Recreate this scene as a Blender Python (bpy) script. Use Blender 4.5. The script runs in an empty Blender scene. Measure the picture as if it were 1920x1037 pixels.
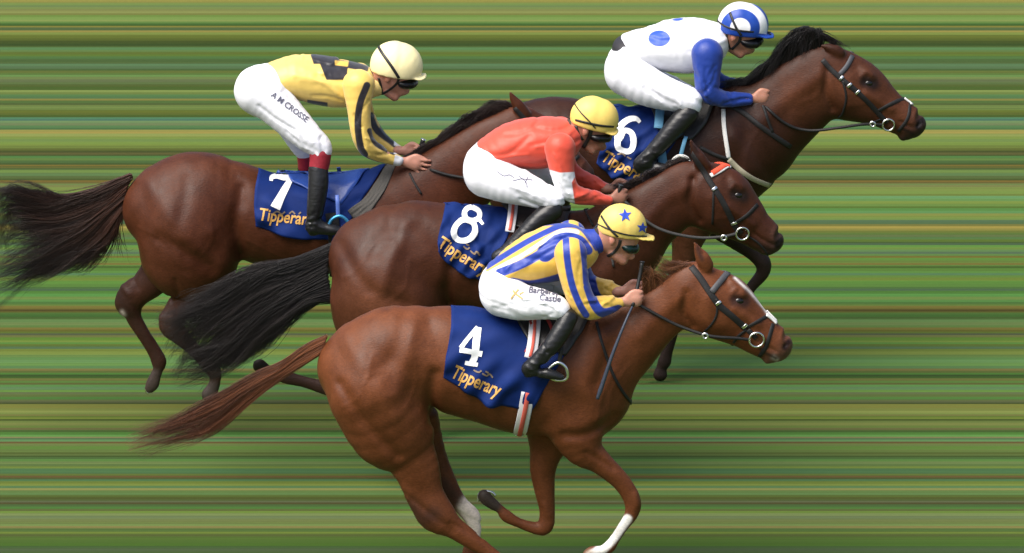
import bpy, bmesh, math, random
import numpy as np
from mathutils import Vector
from mathutils.bvhtree import BVHTree

random.seed(7)
RNG = np.random.default_rng(7)
scene = bpy.context.scene
COL = scene.collection

# ------------------------------------------------------------------ camera, sky, sun, exposure
ELEV = math.radians(16.0)
DIST = 60.0
PXM = 350.0                      # photograph pixels per metre at the focus distance
FPX = PXM * DIST
TARGET = Vector((0.0, 2.0, 1.16))
FWD = Vector((0, math.cos(ELEV), -math.sin(ELEV)))
UPV = Vector((0, math.sin(ELEV), math.cos(ELEV)))
CAM = TARGET - FWD * DIST
cam_d = bpy.data.cameras.new('camera')
cam = bpy.data.objects.new('camera', cam_d)
COL.objects.link(cam)
cam.location = CAM
cam.rotation_euler = (math.radians(90) - ELEV, 0, 0)
cam_d.sensor_width = 36.0
cam_d.lens = 36.0 * FPX / 1920.0
cam_d.clip_start = 1.0
cam_d.clip_end = 3000.0
scene.camera = cam

SUN_EL, SUN_AZ = math.radians(58), math.radians(-128)    # high, over the camera's left shoulder
world = bpy.data.worlds.new('World')
scene.world = world
world.use_nodes = True
wn = world.node_tree
bg = wn.nodes['Background']
sky = wn.nodes.new('ShaderNodeTexSky')
sky.sky_type = 'NISHITA'
sky.sun_disc = False
sky.sun_elevation = SUN_EL
sky.sun_rotation = SUN_AZ
sky.air_density = 1.0
sky.dust_density = 4.0
sky.ozone_density = 0.6
wn.links.new(sky.outputs[0], bg.inputs[0])
bg.inputs[1].default_value = 0.05
sun_d = bpy.data.lights.new('sun', 'SUN')
sun_d.energy = 1.5
sun_d.angle = math.radians(48)
sun_d.color = (1.0, 0.97, 0.92)
sun = bpy.data.objects.new('sun', sun_d)
COL.objects.link(sun)
sd = Vector((math.sin(SUN_AZ) * math.cos(SUN_EL), math.cos(SUN_AZ) * math.cos(SUN_EL), math.sin(SUN_EL)))
sun.rotation_euler = (-sd).to_track_quat('-Z', 'Y').to_euler()
scene.view_settings.view_transform = 'Standard'
scene.view_settings.look = 'None'
scene.view_settings.gamma = 1.0
scene.view_settings.use_curve_mapping = False
scene.view_settings.exposure = 1.85

# ------------------------------------------------------------------ photo pixel -> point on the plane y = Y
cF, cU, cC = np.array(FWD), np.array(UPV), np.array(CAM)
def ray(px, py):
    d = cF + np.array([1.0, 0, 0]) * ((px - 960.0) / FPX) - cU * ((py - 518.5) / FPX)
    return d
def P(px, py, Y):
    d = ray(px, py)
    return cC + d * ((Y - cC[1]) / d[1])
def G(px, py, z=0.0):
    d = ray(px, py)
    return cC + d * ((z - cC[2]) / d[2])
def mpp(Y):
    return (Y - cC[1]) * math.cos(ELEV) / FPX
def project(v):
    r = v - cC
    dz = r @ cF
    return np.stack([960.0 + FPX * r[:, 0] / dz, 518.5 - FPX * (r @ cU) / dz], 1)

def lin(h):
    h = h.lstrip('#')
    c = [int(h[i:i + 2], 16) / 255.0 for i in (0, 2, 4)]
    return tuple(x / 12.92 if x <= 0.04045 else ((x + 0.055) / 1.055) ** 2.4 for x in c)

# ------------------------------------------------------------------ object helpers
def link(o, parent=None):
    COL.objects.link(o)
    if parent is not None:
        o.parent = parent
        o.matrix_parent_inverse.identity()
    return o
def origin_of(parent):
    v = Vector((0, 0, 0))
    while parent is not None:
        v += parent.location
        parent = parent.parent
    return np.array(v)
def mesh_obj(name, verts, faces, mat, parent=None, smooth=True, attrs=None, loc=None):
    """verts in world coordinates, stored relative to the thing's base"""
    o0 = origin_of(parent) if loc is None else np.array(loc)
    verts = np.asarray(verts, dtype=np.float64) - o0
    me = bpy.data.meshes.new(name)
    if isinstance(faces, np.ndarray):
        n, k = faces.shape
        me.vertices.add(len(verts))
        me.vertices.foreach_set('co', verts.astype(np.float32).ravel())
        me.loops.add(n * k)
        me.loops.foreach_set('vertex_index', faces.astype(np.int32).ravel())
        me.polygons.add(n)
        me.polygons.foreach_set('loop_start', np.arange(0, n * k, k, dtype=np.int32))
        me.polygons.foreach_set('loop_total', np.full(n, k, dtype=np.int32))
        me.update(calc_edges=True)
    else:
        me.from_pydata([tuple(v) for v in verts], [], faces)
    me.validate()
    if smooth:
        me.polygons.foreach_set('use_smooth', np.ones(len(me.polygons), dtype=bool))
    for k, a in (attrs or {}).items():
        a = np.asarray(a, dtype=np.float32)
        if a.ndim == 2:
            at = me.attributes.new(k, 'FLOAT_COLOR', 'POINT')
            at.data.foreach_set('color', np.concatenate([a, np.ones((len(a), 1), np.float32)], 1).ravel())
        else:
            at = me.attributes.new(k, 'FLOAT', 'POINT')
            at.data.foreach_set('value', a)
    me.materials.append(mat)
    o = bpy.data.objects.new(name, me)
    link(o, parent)
    if loc is not None:
        o.location = loc
    return o
def thing(name, label, cat, loc, group=None):
    o = bpy.data.objects.new(name, None)
    o.empty_display_size = 0.2
    link(o)
    o.location = loc
    o['label'] = label
    o['category'] = cat
    if group:
        o['group'] = group
    return o

# ------------------------------------------------------------------ materials
def mat_new(name):
    m = bpy.data.materials.new(name)
    m.use_nodes = True
    nt = m.node_tree
    b = nt.nodes['Principled BSDF']
    return m, nt, b
def N(nt, t, **kw):
    n = nt.nodes.new(t)
    for k, v in kw.items():
        setattr(n, k, v)
    return n
def simple(name, col, rough=0.6, metal=0.0, noise=0.12, nscale=60.0, bump=0.0, bscale=200.0, spec=0.5, sheen=0.0, stretch=(1, 1, 1), coat=0.0):
    m, nt, b = mat_new(name)
    tc = N(nt, 'ShaderNodeTexCoord')
    mp = N(nt, 'ShaderNodeMapping')
    mp.inputs['Scale'].default_value = stretch
    nt.links.new(tc.outputs['Object'], mp.inputs['Vector'])
    nz = N(nt, 'ShaderNodeTexNoise')
    nz.inputs['Scale'].default_value = nscale
    nz.inputs['Detail'].default_value = 4
    nt.links.new(mp.outputs[0], nz.inputs['Vector'])
    mr = N(nt, 'ShaderNodeMapRange')
    mr.inputs['To Min'].default_value = 1 - noise
    mr.inputs['To Max'].default_value = 1 + noise
    nt.links.new(nz.outputs['Fac'], mr.inputs['Value'])
    mx = N(nt, 'ShaderNodeMix', data_type='RGBA', blend_type='MULTIPLY')
    mx.inputs['Factor'].default_value = 1
    mx.inputs[6].default_value = (*col, 1)
    nt.links.new(mr.outputs[0], mx.inputs[7])
    nt.links.new(mx.outputs[2], b.inputs['Base Color'])
    b.inputs['Roughness'].default_value = rough
    b.inputs['Metallic'].default_value = metal
    b.inputs['Specular IOR Level'].default_value = spec
    b.inputs['Sheen Weight'].default_value = sheen
    b.inputs['Coat Weight'].default_value = coat
    if bump > 0:
        n2 = N(nt, 'ShaderNodeTexNoise')
        n2.inputs['Scale'].default_value = bscale
        n2.inputs['Detail'].default_value = 3
        nt.links.new(mp.outputs[0], n2.inputs['Vector'])
        bp = N(nt, 'ShaderNodeBump')
        bp.inputs['Strength'].default_value = bump
        bp.inputs['Distance'].default_value = 0.01
        nt.links.new(n2.outputs['Fac'], bp.inputs['Height'])
        nt.links.new(bp.outputs[0], b.inputs['Normal'])
    return m
def layered(name, base, layers, rough=0.6, bump=0.15, bscale=45.0, spec=0.4, sheen=0.0, soft=0.0025, noise=0.06, attr_col=None):
    """base colour with colour fields on top: layers = [(attribute, colour)], painted where the attribute is < 0"""
    m, nt, b = mat_new(name)
    tc = N(nt, 'ShaderNodeTexCoord')
    if attr_col:
        a = N(nt, 'ShaderNodeAttribute', attribute_name=attr_col)
        cur = a.outputs['Color']
    else:
        rgb = N(nt, 'ShaderNodeRGB')
        rgb.outputs[0].default_value = (*base, 1)
        cur = rgb.outputs[0]
    for an, c in layers:
        a = N(nt, 'ShaderNodeAttribute', attribute_name=an)
        mr = N(nt, 'ShaderNodeMapRange')
        mr.inputs['From Min'].default_value = -soft
        mr.inputs['From Max'].default_value = soft
        mr.inputs['To Min'].default_value = 1
        mr.inputs['To Max'].default_value = 0
        nt.links.new(a.outputs['Fac'], mr.inputs['Value'])
        mx = N(nt, 'ShaderNodeMix', data_type='RGBA')
        nt.links.new(mr.outputs[0], mx.inputs['Factor'])
        nt.links.new(cur, mx.inputs[6])
        mx.inputs[7].default_value = (*c, 1)
        cur = mx.outputs[2]
    nz = N(nt, 'ShaderNodeTexNoise')
    nz.inputs['Scale'].default_value = 30
    nz.inputs['Detail'].default_value = 6
    nt.links.new(tc.outputs['Object'], nz.inputs['Vector'])
    mr = N(nt, 'ShaderNodeMapRange')
    mr.inputs['To Min'].default_value = 1 - noise
    mr.inputs['To Max'].default_value = 1 + noise
    nt.links.new(nz.outputs['Fac'], mr.inputs['Value'])
    mx = N(nt, 'ShaderNodeMix', data_type='RGBA', blend_type='MULTIPLY')
    mx.inputs['Factor'].default_value = 1
    nt.links.new(cur, mx.inputs[6])
    nt.links.new(mr.outputs[0], mx.inputs[7])
    nt.links.new(mx.outputs[2], b.inputs['Base Color'])
    b.inputs['Roughness'].default_value = rough
    b.inputs['Specular IOR Level'].default_value = spec
    b.inputs['Sheen Weight'].default_value = sheen
    if bump > 0:
        n2 = N(nt, 'ShaderNodeTexNoise')
        n2.inputs['Scale'].default_value = bscale
        n2.inputs['Detail'].default_value = 3
        n2.inputs['Distortion'].default_value = 0.6
        nt.links.new(tc.outputs['Object'], n2.inputs['Vector'])
        bp = N(nt, 'ShaderNodeBump')
        bp.inputs['Strength'].default_value = bump
        bp.inputs['Distance'].default_value = 0.02
        nt.links.new(n2.outputs['Fac'], bp.inputs['Height'])
        nt.links.new(bp.outputs[0], b.inputs['Normal'])
    return m
def coat_mat(name, rough=0.47):
    m, nt, b = mat_new(name)
    tc = N(nt, 'ShaderNodeTexCoord')
    a = N(nt, 'ShaderNodeAttribute', attribute_name='col')
    n1 = N(nt, 'ShaderNodeTexNoise')
    n1.inputs['Scale'].default_value = 7
    n1.inputs['Detail'].default_value = 7
    n1.inputs['Roughness'].default_value = 0.6
    nt.links.new(tc.outputs['Object'], n1.inputs['Vector'])
    mr = N(nt, 'ShaderNodeMapRange')
    mr.inputs['From Min'].default_value = 0.25
    mr.inputs['From Max'].default_value = 0.75
    mr.inputs['To Min'].default_value = 0.70
    mr.inputs['To Max'].default_value = 1.34
    nt.links.new(n1.outputs['Fac'], mr.inputs['Value'])
    mx = N(nt, 'ShaderNodeMix', data_type='RGBA', blend_type='MULTIPLY')
    mx.inputs['Factor'].default_value = 1
    nt.links.new(a.outputs['Color'], mx.inputs[6])
    nt.links.new(mr.outputs[0], mx.inputs[7])
    nt.links.new(mx.outputs[2], b.inputs['Base Color'])
    mh = N(nt, 'ShaderNodeMapping')
    mh.inputs['Scale'].default_value = (55, 130, 110)
    mh.inputs['Rotation'].default_value = (0, 0.6, 0)
    nt.links.new(tc.outputs['Object'], mh.inputs['Vector'])
    nh = N(nt, 'ShaderNodeTexNoise')
    nh.inputs['Scale'].default_value = 1.0
    nh.inputs['Detail'].default_value = 4
    nh.inputs['Roughness'].default_value = 0.7
    nt.links.new(mh.outputs[0], nh.inputs['Vector'])
    rh = N(nt, 'ShaderNodeMapRange')
    rh.inputs['From Min'].default_value = 0.3
    rh.inputs['From Max'].default_value = 0.7
    rh.inputs['To Min'].default_value = 0.80
    rh.inputs['To Max'].default_value = 1.20
    nt.links.new(nh.outputs['Fac'], rh.inputs['Value'])
    mx2 = N(nt, 'ShaderNodeMix', data_type='RGBA', blend_type='MULTIPLY')
    mx2.inputs['Factor'].default_value = 1
    nt.links.new(mx.outputs[2], mx2.inputs[6])
    nt.links.new(rh.outputs[0], mx2.inputs[7])
    nt.links.new(mx2.outputs[2], b.inputs['Base Color'])
    rr = N(nt, 'ShaderNodeMapRange')
    rr.inputs['From Min'].default_value = 0.3
    rr.inputs['From Max'].default_value = 0.7
    rr.inputs['To Min'].default_value = rough - 0.10
    rr.inputs['To Max'].default_value = rough + 0.14
    nt.links.new(n1.outputs['Fac'], rr.inputs['Value'])
    nt.links.new(rr.outputs[0], b.inputs['Roughness'])
    b.inputs['Specular IOR Level'].default_value = 0.21
    mp = N(nt, 'ShaderNodeMapping')
    mp.inputs['Scale'].default_value = (60, 260, 200)
    mp.inputs['Rotation'].default_value = (0, 0.5, 0)
    nt.links.new(tc.outputs['Object'], mp.inputs['Vector'])
    n2 = N(nt, 'ShaderNodeTexNoise')
    n2.inputs['Scale'].default_value = 1.0
    n2.inputs['Detail'].default_value = 3
    nt.links.new(mp.outputs[0], n2.inputs['Vector'])
    n3 = N(nt, 'ShaderNodeTexNoise')
    n3.inputs['Scale'].default_value = 9
    n3.inputs['Detail'].default_value = 5
    nt.links.new(tc.outputs['Object'], n3.inputs['Vector'])
    ad = N(nt, 'ShaderNodeMath', operation='MULTIPLY_ADD')
    ad.inputs[1].default_value = 0.35
    nt.links.new(n2.outputs['Fac'], ad.inputs[0])
    nt.links.new(n3.outputs['Fac'], ad.inputs[2])
    bp = N(nt, 'ShaderNodeBump')
    bp.inputs['Strength'].default_value = 0.22
    bp.inputs['Distance'].default_value = 0.02
    nt.links.new(ad.outputs[0], bp.inputs['Height'])
    nt.links.new(bp.outputs[0], b.inputs['Normal'])
    return m
def hair_mat(name):
    m, nt, b = mat_new(name)
    a = N(nt, 'ShaderNodeAttribute', attribute_name='col')
    nt.links.new(a.outputs['Color'], b.inputs['Base Color'])
    b.inputs['Roughness'].default_value = 0.42
    b.inputs['Specular IOR Level'].default_value = 0.4
    return m

# ------------------------------------------------------------------ implicit sculpting: smooth unions of tapered limbs, meshed with surface nets
def spline(pts, sub):
    """Catmull-Rom through rows of pts"""
    pts = np.asarray(pts, float)
    if len(pts) < 3 or sub < 2:
        return pts
    q = np.vstack([2 * pts[0] - pts[1], pts, 2 * pts[-1] - pts[-2]])
    out = []
    for i in range(1, len(q) - 2):
        for t in np.arange(sub) / sub:
            a, b, c, d = q[i - 1], q[i], q[i + 1], q[i + 2]
            out.append(0.5 * (2 * b + (c - a) * t + (2 * a - 5 * b + 4 * c - d) * t * t + (3 * b - a - 3 * c + d) * t ** 3))
    out.append(pts[-1])
    return np.array(out)

class Sculpt:
    def __init__(self, Y, h):
        self.Y, self.h, self.ops = Y, h, []
    def row(self, c, wl, y):
        """(px,py,r[,wl[,y]]) or ((tx,ty),(bx,by)[,wl[,y]]) -> x,y,z,r,wl"""
        if isinstance(c[0], tuple):
            (tx, ty), (bx, by) = c[0], c[1]
            w = c[2] if len(c) > 2 else wl
            yy = c[3] if len(c) > 3 else y
            a, b = P(tx, ty, self.Y + yy), P(bx, by, self.Y + yy)
            m, r = (a + b) / 2, np.linalg.norm(a - b) / 2
        else:
            w = c[3] if len(c) > 3 else wl
            yy = c[4] if len(c) > 4 else y
            m = P(c[0], c[1], self.Y + yy)
            r = c[2] * mpp(self.Y + yy)
        return [m[0], m[1], m[2], r, w]
    def chain(self, pts, k=0.02, wl=1.0, y=0.0, sub=3, mirror=False, cut=False, world=False):
        rows = np.array(pts, float) if world else np.array([self.row(c, wl, y) for c in pts])
        rows = spline(rows, sub)
        rows[:, 3] = np.maximum(rows[:, 3], 0.002)
        self.ops.append(('chain', rows, k, cut))
        if mirror:
            r2 = rows.copy()
            r2[:, 1] = 2 * self.Y - r2[:, 1]
            self.ops.append(('chain', r2, k, cut))
        return self
    def bump(self, poly, rad, amp, side=0):
        pl = np.array([P(a, b, self.Y - 0.2) for a, b in poly])[:, [0, 2]]
        self.ops.append(('bump', spline(pl, 3), rad * mpp(self.Y), amp, side))
        return self
    def wrinkle(self, amp, wave=0.06, seed=0, aniso=(1, 1, 1)):
        self.ops.append(('wrinkle', amp, wave, seed, aniso))
        return self
    def plane(self, p, n):
        """keep the side the normal points away from"""
        self.ops.append(('plane', np.asarray(p, float), np.asarray(n, float)))
        return self
    def build(self):
        h = self.h
        lo, hi = np.full(3, 1e9), np.full(3, -1e9)
        for op in self.ops:
            if op[0] == 'chain' and not op[3]:
                r = op[1][:, 3:4] * np.concatenate([np.ones((len(op[1]), 1)), op[1][:, 4:5], np.ones((len(op[1]), 1))], 1)
                lo = np.minimum(lo, (op[1][:, :3] - r).min(0))
                hi = np.maximum(hi, (op[1][:, :3] + r).max(0))
        lo -= 5 * h
        hi += 5 * h
        n = np.ceil((hi - lo) / h).astype(int) + 1
        ax = [(lo[i] + h * np.arange(n[i])).astype(np.float32) for i in range(3)]
        D = np.full(n, 0.2, np.float32)
        for op in self.ops:
            if op[0] == 'chain':
                rows, k, cut = op[1], op[2], op[3]
                m = k + 4 * h
                rr = rows[:, 3:4] * np.stack([np.ones(len(rows)), np.maximum(rows[:, 4], 0.3), np.ones(len(rows))], 1) + m
                a = np.clip(np.floor(((rows[:, :3] - rr).min(0) - lo) / h).astype(int), 0, n - 1)
                b = np.clip(np.ceil(((rows[:, :3] + rr).max(0) - lo) / h).astype(int) + 1, 1, n)
                if np.any(b - a <= 0):
                    continue
                loc = np.full(b - a, 9.0, np.float32)
                for i in range(max(1, len(rows) - 1)):
                    p, q = rows[i], rows[min(i + 1, len(rows) - 1)]
                    r3 = np.maximum(rr[i], rr[min(i + 1, len(rows) - 1)])
                    sa = np.clip(np.floor((np.minimum(p[:3], q[:3]) - r3 - lo) / h).astype(int), a, b)
                    sb = np.clip(np.ceil((np.maximum(p[:3], q[:3]) + r3 - lo) / h).astype(int) + 1, a, b)
                    if np.any(sb - sa <= 0):
                        continue
                    X = ax[0][sa[0]:sb[0]][:, None, None]
                    Yy = ax[1][sa[1]:sb[1]][None, :, None]
                    Z = ax[2][sa[2]:sb[2]][None, None, :]
                    ba = q[:3] - p[:3]
                    L2 = max(float(ba @ ba), 1e-9)
                    t = np.clip(((X - p[0]) * ba[0] + (Yy - p[1]) * ba[1] + (Z - p[2]) * ba[2]) / L2, 0, 1)
                    w = p[4] + (q[4] - p[4]) * t
                    r = p[3] + (q[3] - p[3]) * t
                    ex = X - p[0] - ba[0] * t
                    ey = (Yy - p[1] - ba[1] * t) / w
                    ez = Z - p[2] - ba[2] * t
                    rad2 = np.sqrt(ex * ex + ey * ey + ez * ez) + 1e-6
                    # scale the distance back across the squashed direction
                    g = np.sqrt(ex * ex + (ey / w) ** 2 + ez * ez) / rad2
                    d = (rad2 - r) / np.maximum(g, 0.5)
                    s = tuple(slice(sa[j] - a[j], sb[j] - a[j]) for j in range(3))
                    loc[s] = np.minimum(loc[s], d)
                sl = tuple(slice(a[j], b[j]) for j in range(3))
                cur = D[sl]
                if cut:
                    loc = -loc
                    hh = np.maximum(k - np.abs(cur - loc), 0) / max(k, 1e-6)
                    D[sl] = np.maximum(cur, loc) + hh * hh * k * 0.25
                else:
                    hh = np.maximum(k - np.abs(cur - loc), 0) / max(k, 1e-6)
                    D[sl] = np.minimum(cur, loc) - hh * hh * k * 0.25
            elif op[0] == 'bump':
                pl, rad, amp, side = op[1:]
                a = np.clip(np.floor((pl.min(0) - 3 * rad - lo[[0, 2]]) / h).astype(int), 0, n[[0, 2]])
                b = np.clip(np.ceil((pl.max(0) + 3 * rad - lo[[0, 2]]) / h).astype(int), 0, n[[0, 2]])
                if np.any(b - a <= 0):
                    continue
                X = ax[0][a[0]:b[0]][:, None]
                Z = ax[2][a[1]:b[1]][None, :]
                best = np.full((b[0] - a[0], b[1] - a[1]), 1e9, np.float32)
                for i in range(len(pl) - 1):
                    p, q = pl[i], pl[i + 1]
                    ba = q - p
                    t = np.clip(((X - p[0]) * ba[0] + (Z - p[1]) * ba[1]) / max(ba @ ba, 1e-9), 0, 1)
                    best = np.minimum(best, (X - p[0] - ba[0] * t) ** 2 + (Z - p[1] - ba[1] * t) ** 2)
                f = (amp * np.exp(-best / rad ** 2))[:, None, :]
                if side:
                    sy = np.clip(0.5 + side * (ax[1] - self.Y) / 0.06, 0, 1)[None, :, None]
                    f = f * sy
                D[a[0]:b[0], :, a[1]:b[1]] -= f.astype(np.float32)
            elif op[0] == 'wrinkle':
                amp, wave, seed, an = op[1:]
                rg = np.random.default_rng(seed)
                X, Yy, Z = ax[0][:, None, None], ax[1][None, :, None], ax[2][None, None, :]
                f = np.zeros(n, np.float32)
                for _ in range(5):
                    kx, ky, kz = rg.normal(size=3) * np.array(an)
                    L = math.sqrt(kx * kx + ky * ky + kz * kz) + 1e-6
                    s = 2 * math.pi / (wave * rg.uniform(0.6, 1.5)) / L
                    ph = kx * s * X + ky * s * Yy + kz * s * Z
                    ph = ph + 1.3 * np.sin(rg.uniform(12, 24) * X + rg.uniform(12, 24) * Z + rg.uniform(0, 6)) + 0.8 * np.sin(rg.uniform(15, 30) * Yy + rg.uniform(8, 20) * Z + rg.uniform(0, 6))
                    f += (1 - np.abs(np.sin(ph + rg.uniform(0, 6)))) ** 2
                D -= amp * (f / 5 - 0.35) * 2
            elif op[0] == 'plane':
                p, nn = op[1], op[2] / np.linalg.norm(op[2])
                X, Yy, Z = ax[0][:, None, None], ax[1][None, :, None], ax[2][None, None, :]
                D = np.maximum(D, ((X - p[0]) * nn[0] + (Yy - p[1]) * nn[1] + (Z - p[2]) * nn[2]).astype(np.float32))
        D[0] = D[-1] = 0.1
        D[:, 0] = D[:, -1] = 0.1
        D[:, :, 0] = D[:, :, -1] = 0.1
        return surface_nets(D, h, lo)

def surface_nets(D, h, lo):
    s = D < 0
    c = [s[i:s.shape[0] - 1 + i, j:s.shape[1] - 1 + j, k:s.shape[2] - 1 + k] for i in (0, 1) for j in (0, 1) for k in (0, 1)]
    anyc, allc = c[0].copy(), c[0].copy()
    for x in c[1:]:
        anyc |= x
        allc &= x
    act = anyc & ~allc
    idx = np.argwhere(act)
    cid = np.full(act.shape, -1, np.int32)
    cid[act] = np.arange(len(idx))
    off = np.array([(i, j, k) for i in (0, 1) for j in (0, 1) for k in (0, 1)])
    V = np.stack([D[idx[:, 0] + o[0], idx[:, 1] + o[1], idx[:, 2] + o[2]] for o in off], 1)
    acc = np.zeros((len(idx), 3))
    cnt = np.zeros(len(idx))
    for a in range(8):
        for b in range(a + 1, 8):
            if np.abs(off[a] - off[b]).sum() != 1:
                continue
            va, vb = V[:, a], V[:, b]
            m = (va < 0) != (vb < 0)
            t = np.where(m, va / np.where(m, va - vb, 1), 0)
            acc += np.where(m[:, None], off[a] + (off[b] - off[a]) * t[:, None], 0)
            cnt += m
    verts = lo + h * (idx + acc / cnt[:, None])
    faces = []
    for axn in range(3):
        u, v = (axn + 1) % 3, (axn + 2) % 3
        s0 = [slice(None)] * 3
        s1 = [slice(None)] * 3
        s0[axn] = slice(0, -1)
        s1[axn] = slice(1, None)
        e = np.argwhere(s[tuple(s0)] != s[tuple(s1)])
        e = e[(e[:, u] > 0) & (e[:, v] > 0) & (e[:, u] < s.shape[u] - 1) & (e[:, v] < s.shape[v] - 1)]
        ins = s[e[:, 0], e[:, 1], e[:, 2]]
        q = []
        for du, dv in ((1, 1), (0, 1), (0, 0), (1, 0)):
            f = e.copy()
            f[:, u] -= du
            f[:, v] -= dv
            q.append(cid[f[:, 0], f[:, 1], f[:, 2]])
        q = np.stack(q, 1)
        q = np.where(ins[:, None], q, q[:, ::-1])
        faces.append(q)
    faces = np.concatenate(faces)
    faces = faces[(faces >= 0).all(1)]
    # one light relaxation
    for _ in range(2):
        s2 = np.zeros_like(verts)
        n2 = np.zeros(len(verts))
        for a, b in ((0, 1), (1, 2), (2, 3), (3, 0)):
            np.add.at(s2, faces[:, a], verts[faces[:, b]])
            np.add.at(s2, faces[:, b], verts[faces[:, a]])
            np.add.at(n2, faces[:, a], 1)
            np.add.at(n2, faces[:, b], 1)
        verts = 0.5 * verts + 0.5 * s2 / np.maximum(n2, 1)[:, None]
    return verts, faces

def bvh(verts, faces):
    return BVHTree.FromPolygons([tuple(v) for v in verts], [tuple(int(i) for i in f) for f in faces])
def bvh_obj(o):
    off = origin_of(o.parent)
    vs = [tuple(np.array(v.co) + off) for v in o.data.vertices]
    return BVHTree.FromPolygons(vs, [tuple(p.vertices) for p in o.data.polygons])

def hit(tree, px, py, Y, off=0.003):
    """point on the near side of a body that the photograph shows at this pixel; at the outline, the nearest point of the body"""
    d = Vector(ray(px, py)).normalized()
    h = tree.ray_cast(Vector(cC), d)
    if h[0] is not None and h[0].y < Y + 0.15:
        n = h[1]
        if n.dot(d) > 0:
            n = -n
        return np.array(h[0] + n * off), np.array(n)
    p = Vector(P(px, py, Y))
    h = tree.find_nearest(p)
    n = (p - h[0])
    n = n.normalized() if n.length > 1e-5 else h[1]
    if n.dot(h[1]) < 0:
        n = h[1]
    return np.array(h[0] + n * off), np.array(n)

def seg_dist(q, poly):
    """distance of 2-D points q from a polyline"""
    q = np.asarray(q)
    poly = np.asarray(poly, float)
    if len(poly) == 1:
        return np.linalg.norm(q - poly[0], axis=1)
    best = np.full(len(q), 1e9)
    for i in range(len(poly) - 1):
        p, r = poly[i], poly[i + 1]
        ba = r - p
        t = np.clip(((q - p) @ ba) / max(ba @ ba, 1e-9), 0, 1)
        best = np.minimum(best, np.linalg.norm(q - p - t[:, None] * ba, axis=1))
    return best
def poly_sdf(q, poly):
    """signed distance of 2-D points from a closed polygon, negative inside"""
    q = np.asarray(q)
    poly = np.asarray(poly, float)
    d = seg_dist(q, np.vstack([poly, poly[:1]]))
    ins = np.zeros(len(q), bool)
    for i in range(len(poly)):
        a, b = poly[i], poly[(i + 1) % len(poly)]
        cr = (a[1] > q[:, 1]) != (b[1] > q[:, 1])
        with np.errstate(divide='ignore', invalid='ignore'):
            xx = a[0] + (q[:, 1] - a[1]) * (b[0] - a[0]) / (b[1] - a[1])
        ins ^= cr & (q[:, 0] < xx)
    return np.where(ins, -d, d)

def tube(path, rad, nseg=8, flat=None, closed=False):
    """verts and faces of a tube along 3-D points; rad a number or one per point; flat=(normals, width, thick) makes a strap"""
    path = np.asarray(path, float)
    n = len(path)
    rad = np.broadcast_to(np.asarray(rad, float), (n,))
    tan = np.gradient(path, axis=0)
    if closed:
        tan = np.roll(path, -1, 0) - np.roll(path, 1, 0)
    tan /= np.linalg.norm(tan, axis=1)[:, None] + 1e-9
    if flat is not None:
        nor = np.asarray(flat[0], float)
    else:
        nor = np.cross(tan, np.array([0.3, 1.0, 0.2]))
        nor /= np.linalg.norm(nor, axis=1)[:, None] + 1e-9
    nor = nor - tan * np.sum(nor * tan, 1)[:, None]
    nor /= np.linalg.norm(nor, axis=1)[:, None] + 1e-9
    bi = np.cross(tan, nor)
    a = np.arange(nseg) / nseg * 2 * math.pi
    V = []
    for i in range(n):
        if flat is not None:
            # superellipse section, wide across, thin along the normal
            ca, sa = np.cos(a), np.sin(a)
            u = np.sign(ca) * np.abs(ca) ** 0.35 * flat[1] / 2
            w = np.sign(sa) * np.abs(sa) ** 0.35 * flat[2] / 2
            V.append(path[i] + bi[i] * u[:, None] + nor[i] * (w[:, None] + flat[2] * 0.35))
        else:
            V.append(path[i] + rad[i] * (np.cos(a)[:, None] * nor[i] + np.sin(a)[:, None] * bi[i]))
    V = np.concatenate(V)
    F = []
    for i in range(n if closed else n - 1):
        j = (i + 1) % n
        for k in range(nseg):
            k2 = (k + 1) % nseg
            F.append((i * nseg + k, i * nseg + k2, j * nseg + k2, j * nseg + k))
    if not closed:
        F.append(tuple(range(nseg))[::-1])
        F.append(tuple((n - 1) * nseg + k for k in range(nseg)))
    return V, F
def join(parts):
    V, F, o = [], [], 0
    for v, f in parts:
        V.append(np.asarray(v))
        F += [tuple(int(i) + o for i in q) for q in f]
        o += len(v)
    return np.concatenate(V), F
def strap_on(tree, Y, pts, width, thick=0.005, both=True, off=0.002, sub=5):
    """leather strap lying on a body; with both, the far side carries its mirror image"""
    pp = spline(np.array(pts, float), sub) if len(pts) > 2 else np.linspace(pts[0], pts[1], 6)
    hs = [hit(tree, a, b, Y, off) for a, b in pp]
    pos = np.array([h[0] for h in hs])
    nor = np.array([h[1] for h in hs])
    if len(pos) > 4:
        for _ in range(2):
            pos[1:-1] = 0.5 * pos[1:-1] + 0.25 * (pos[:-2] + pos[2:])
            nor[1:-1] = 0.5 * nor[1:-1] + 0.25 * (nor[:-2] + nor[2:])
    res = [tube(pos, 0.01, 8, (nor, width, thick))]
    if both:
        p2, n2 = pos.copy(), nor.copy()
        p2[:, 1] = 2 * Y - p2[:, 1]
        n2[:, 1] *= -1
        res.append(tube(p2, 0.01, 8, (n2, width, thick)))
    return res
def strap_objs(name, tree, Y, pts, width, thick, mat, parent, off=0.002):
    for v, f in strap_on(tree, Y, pts, width, thick, off=off):
        mesh_obj(name, v, f, mat, parent)
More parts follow.
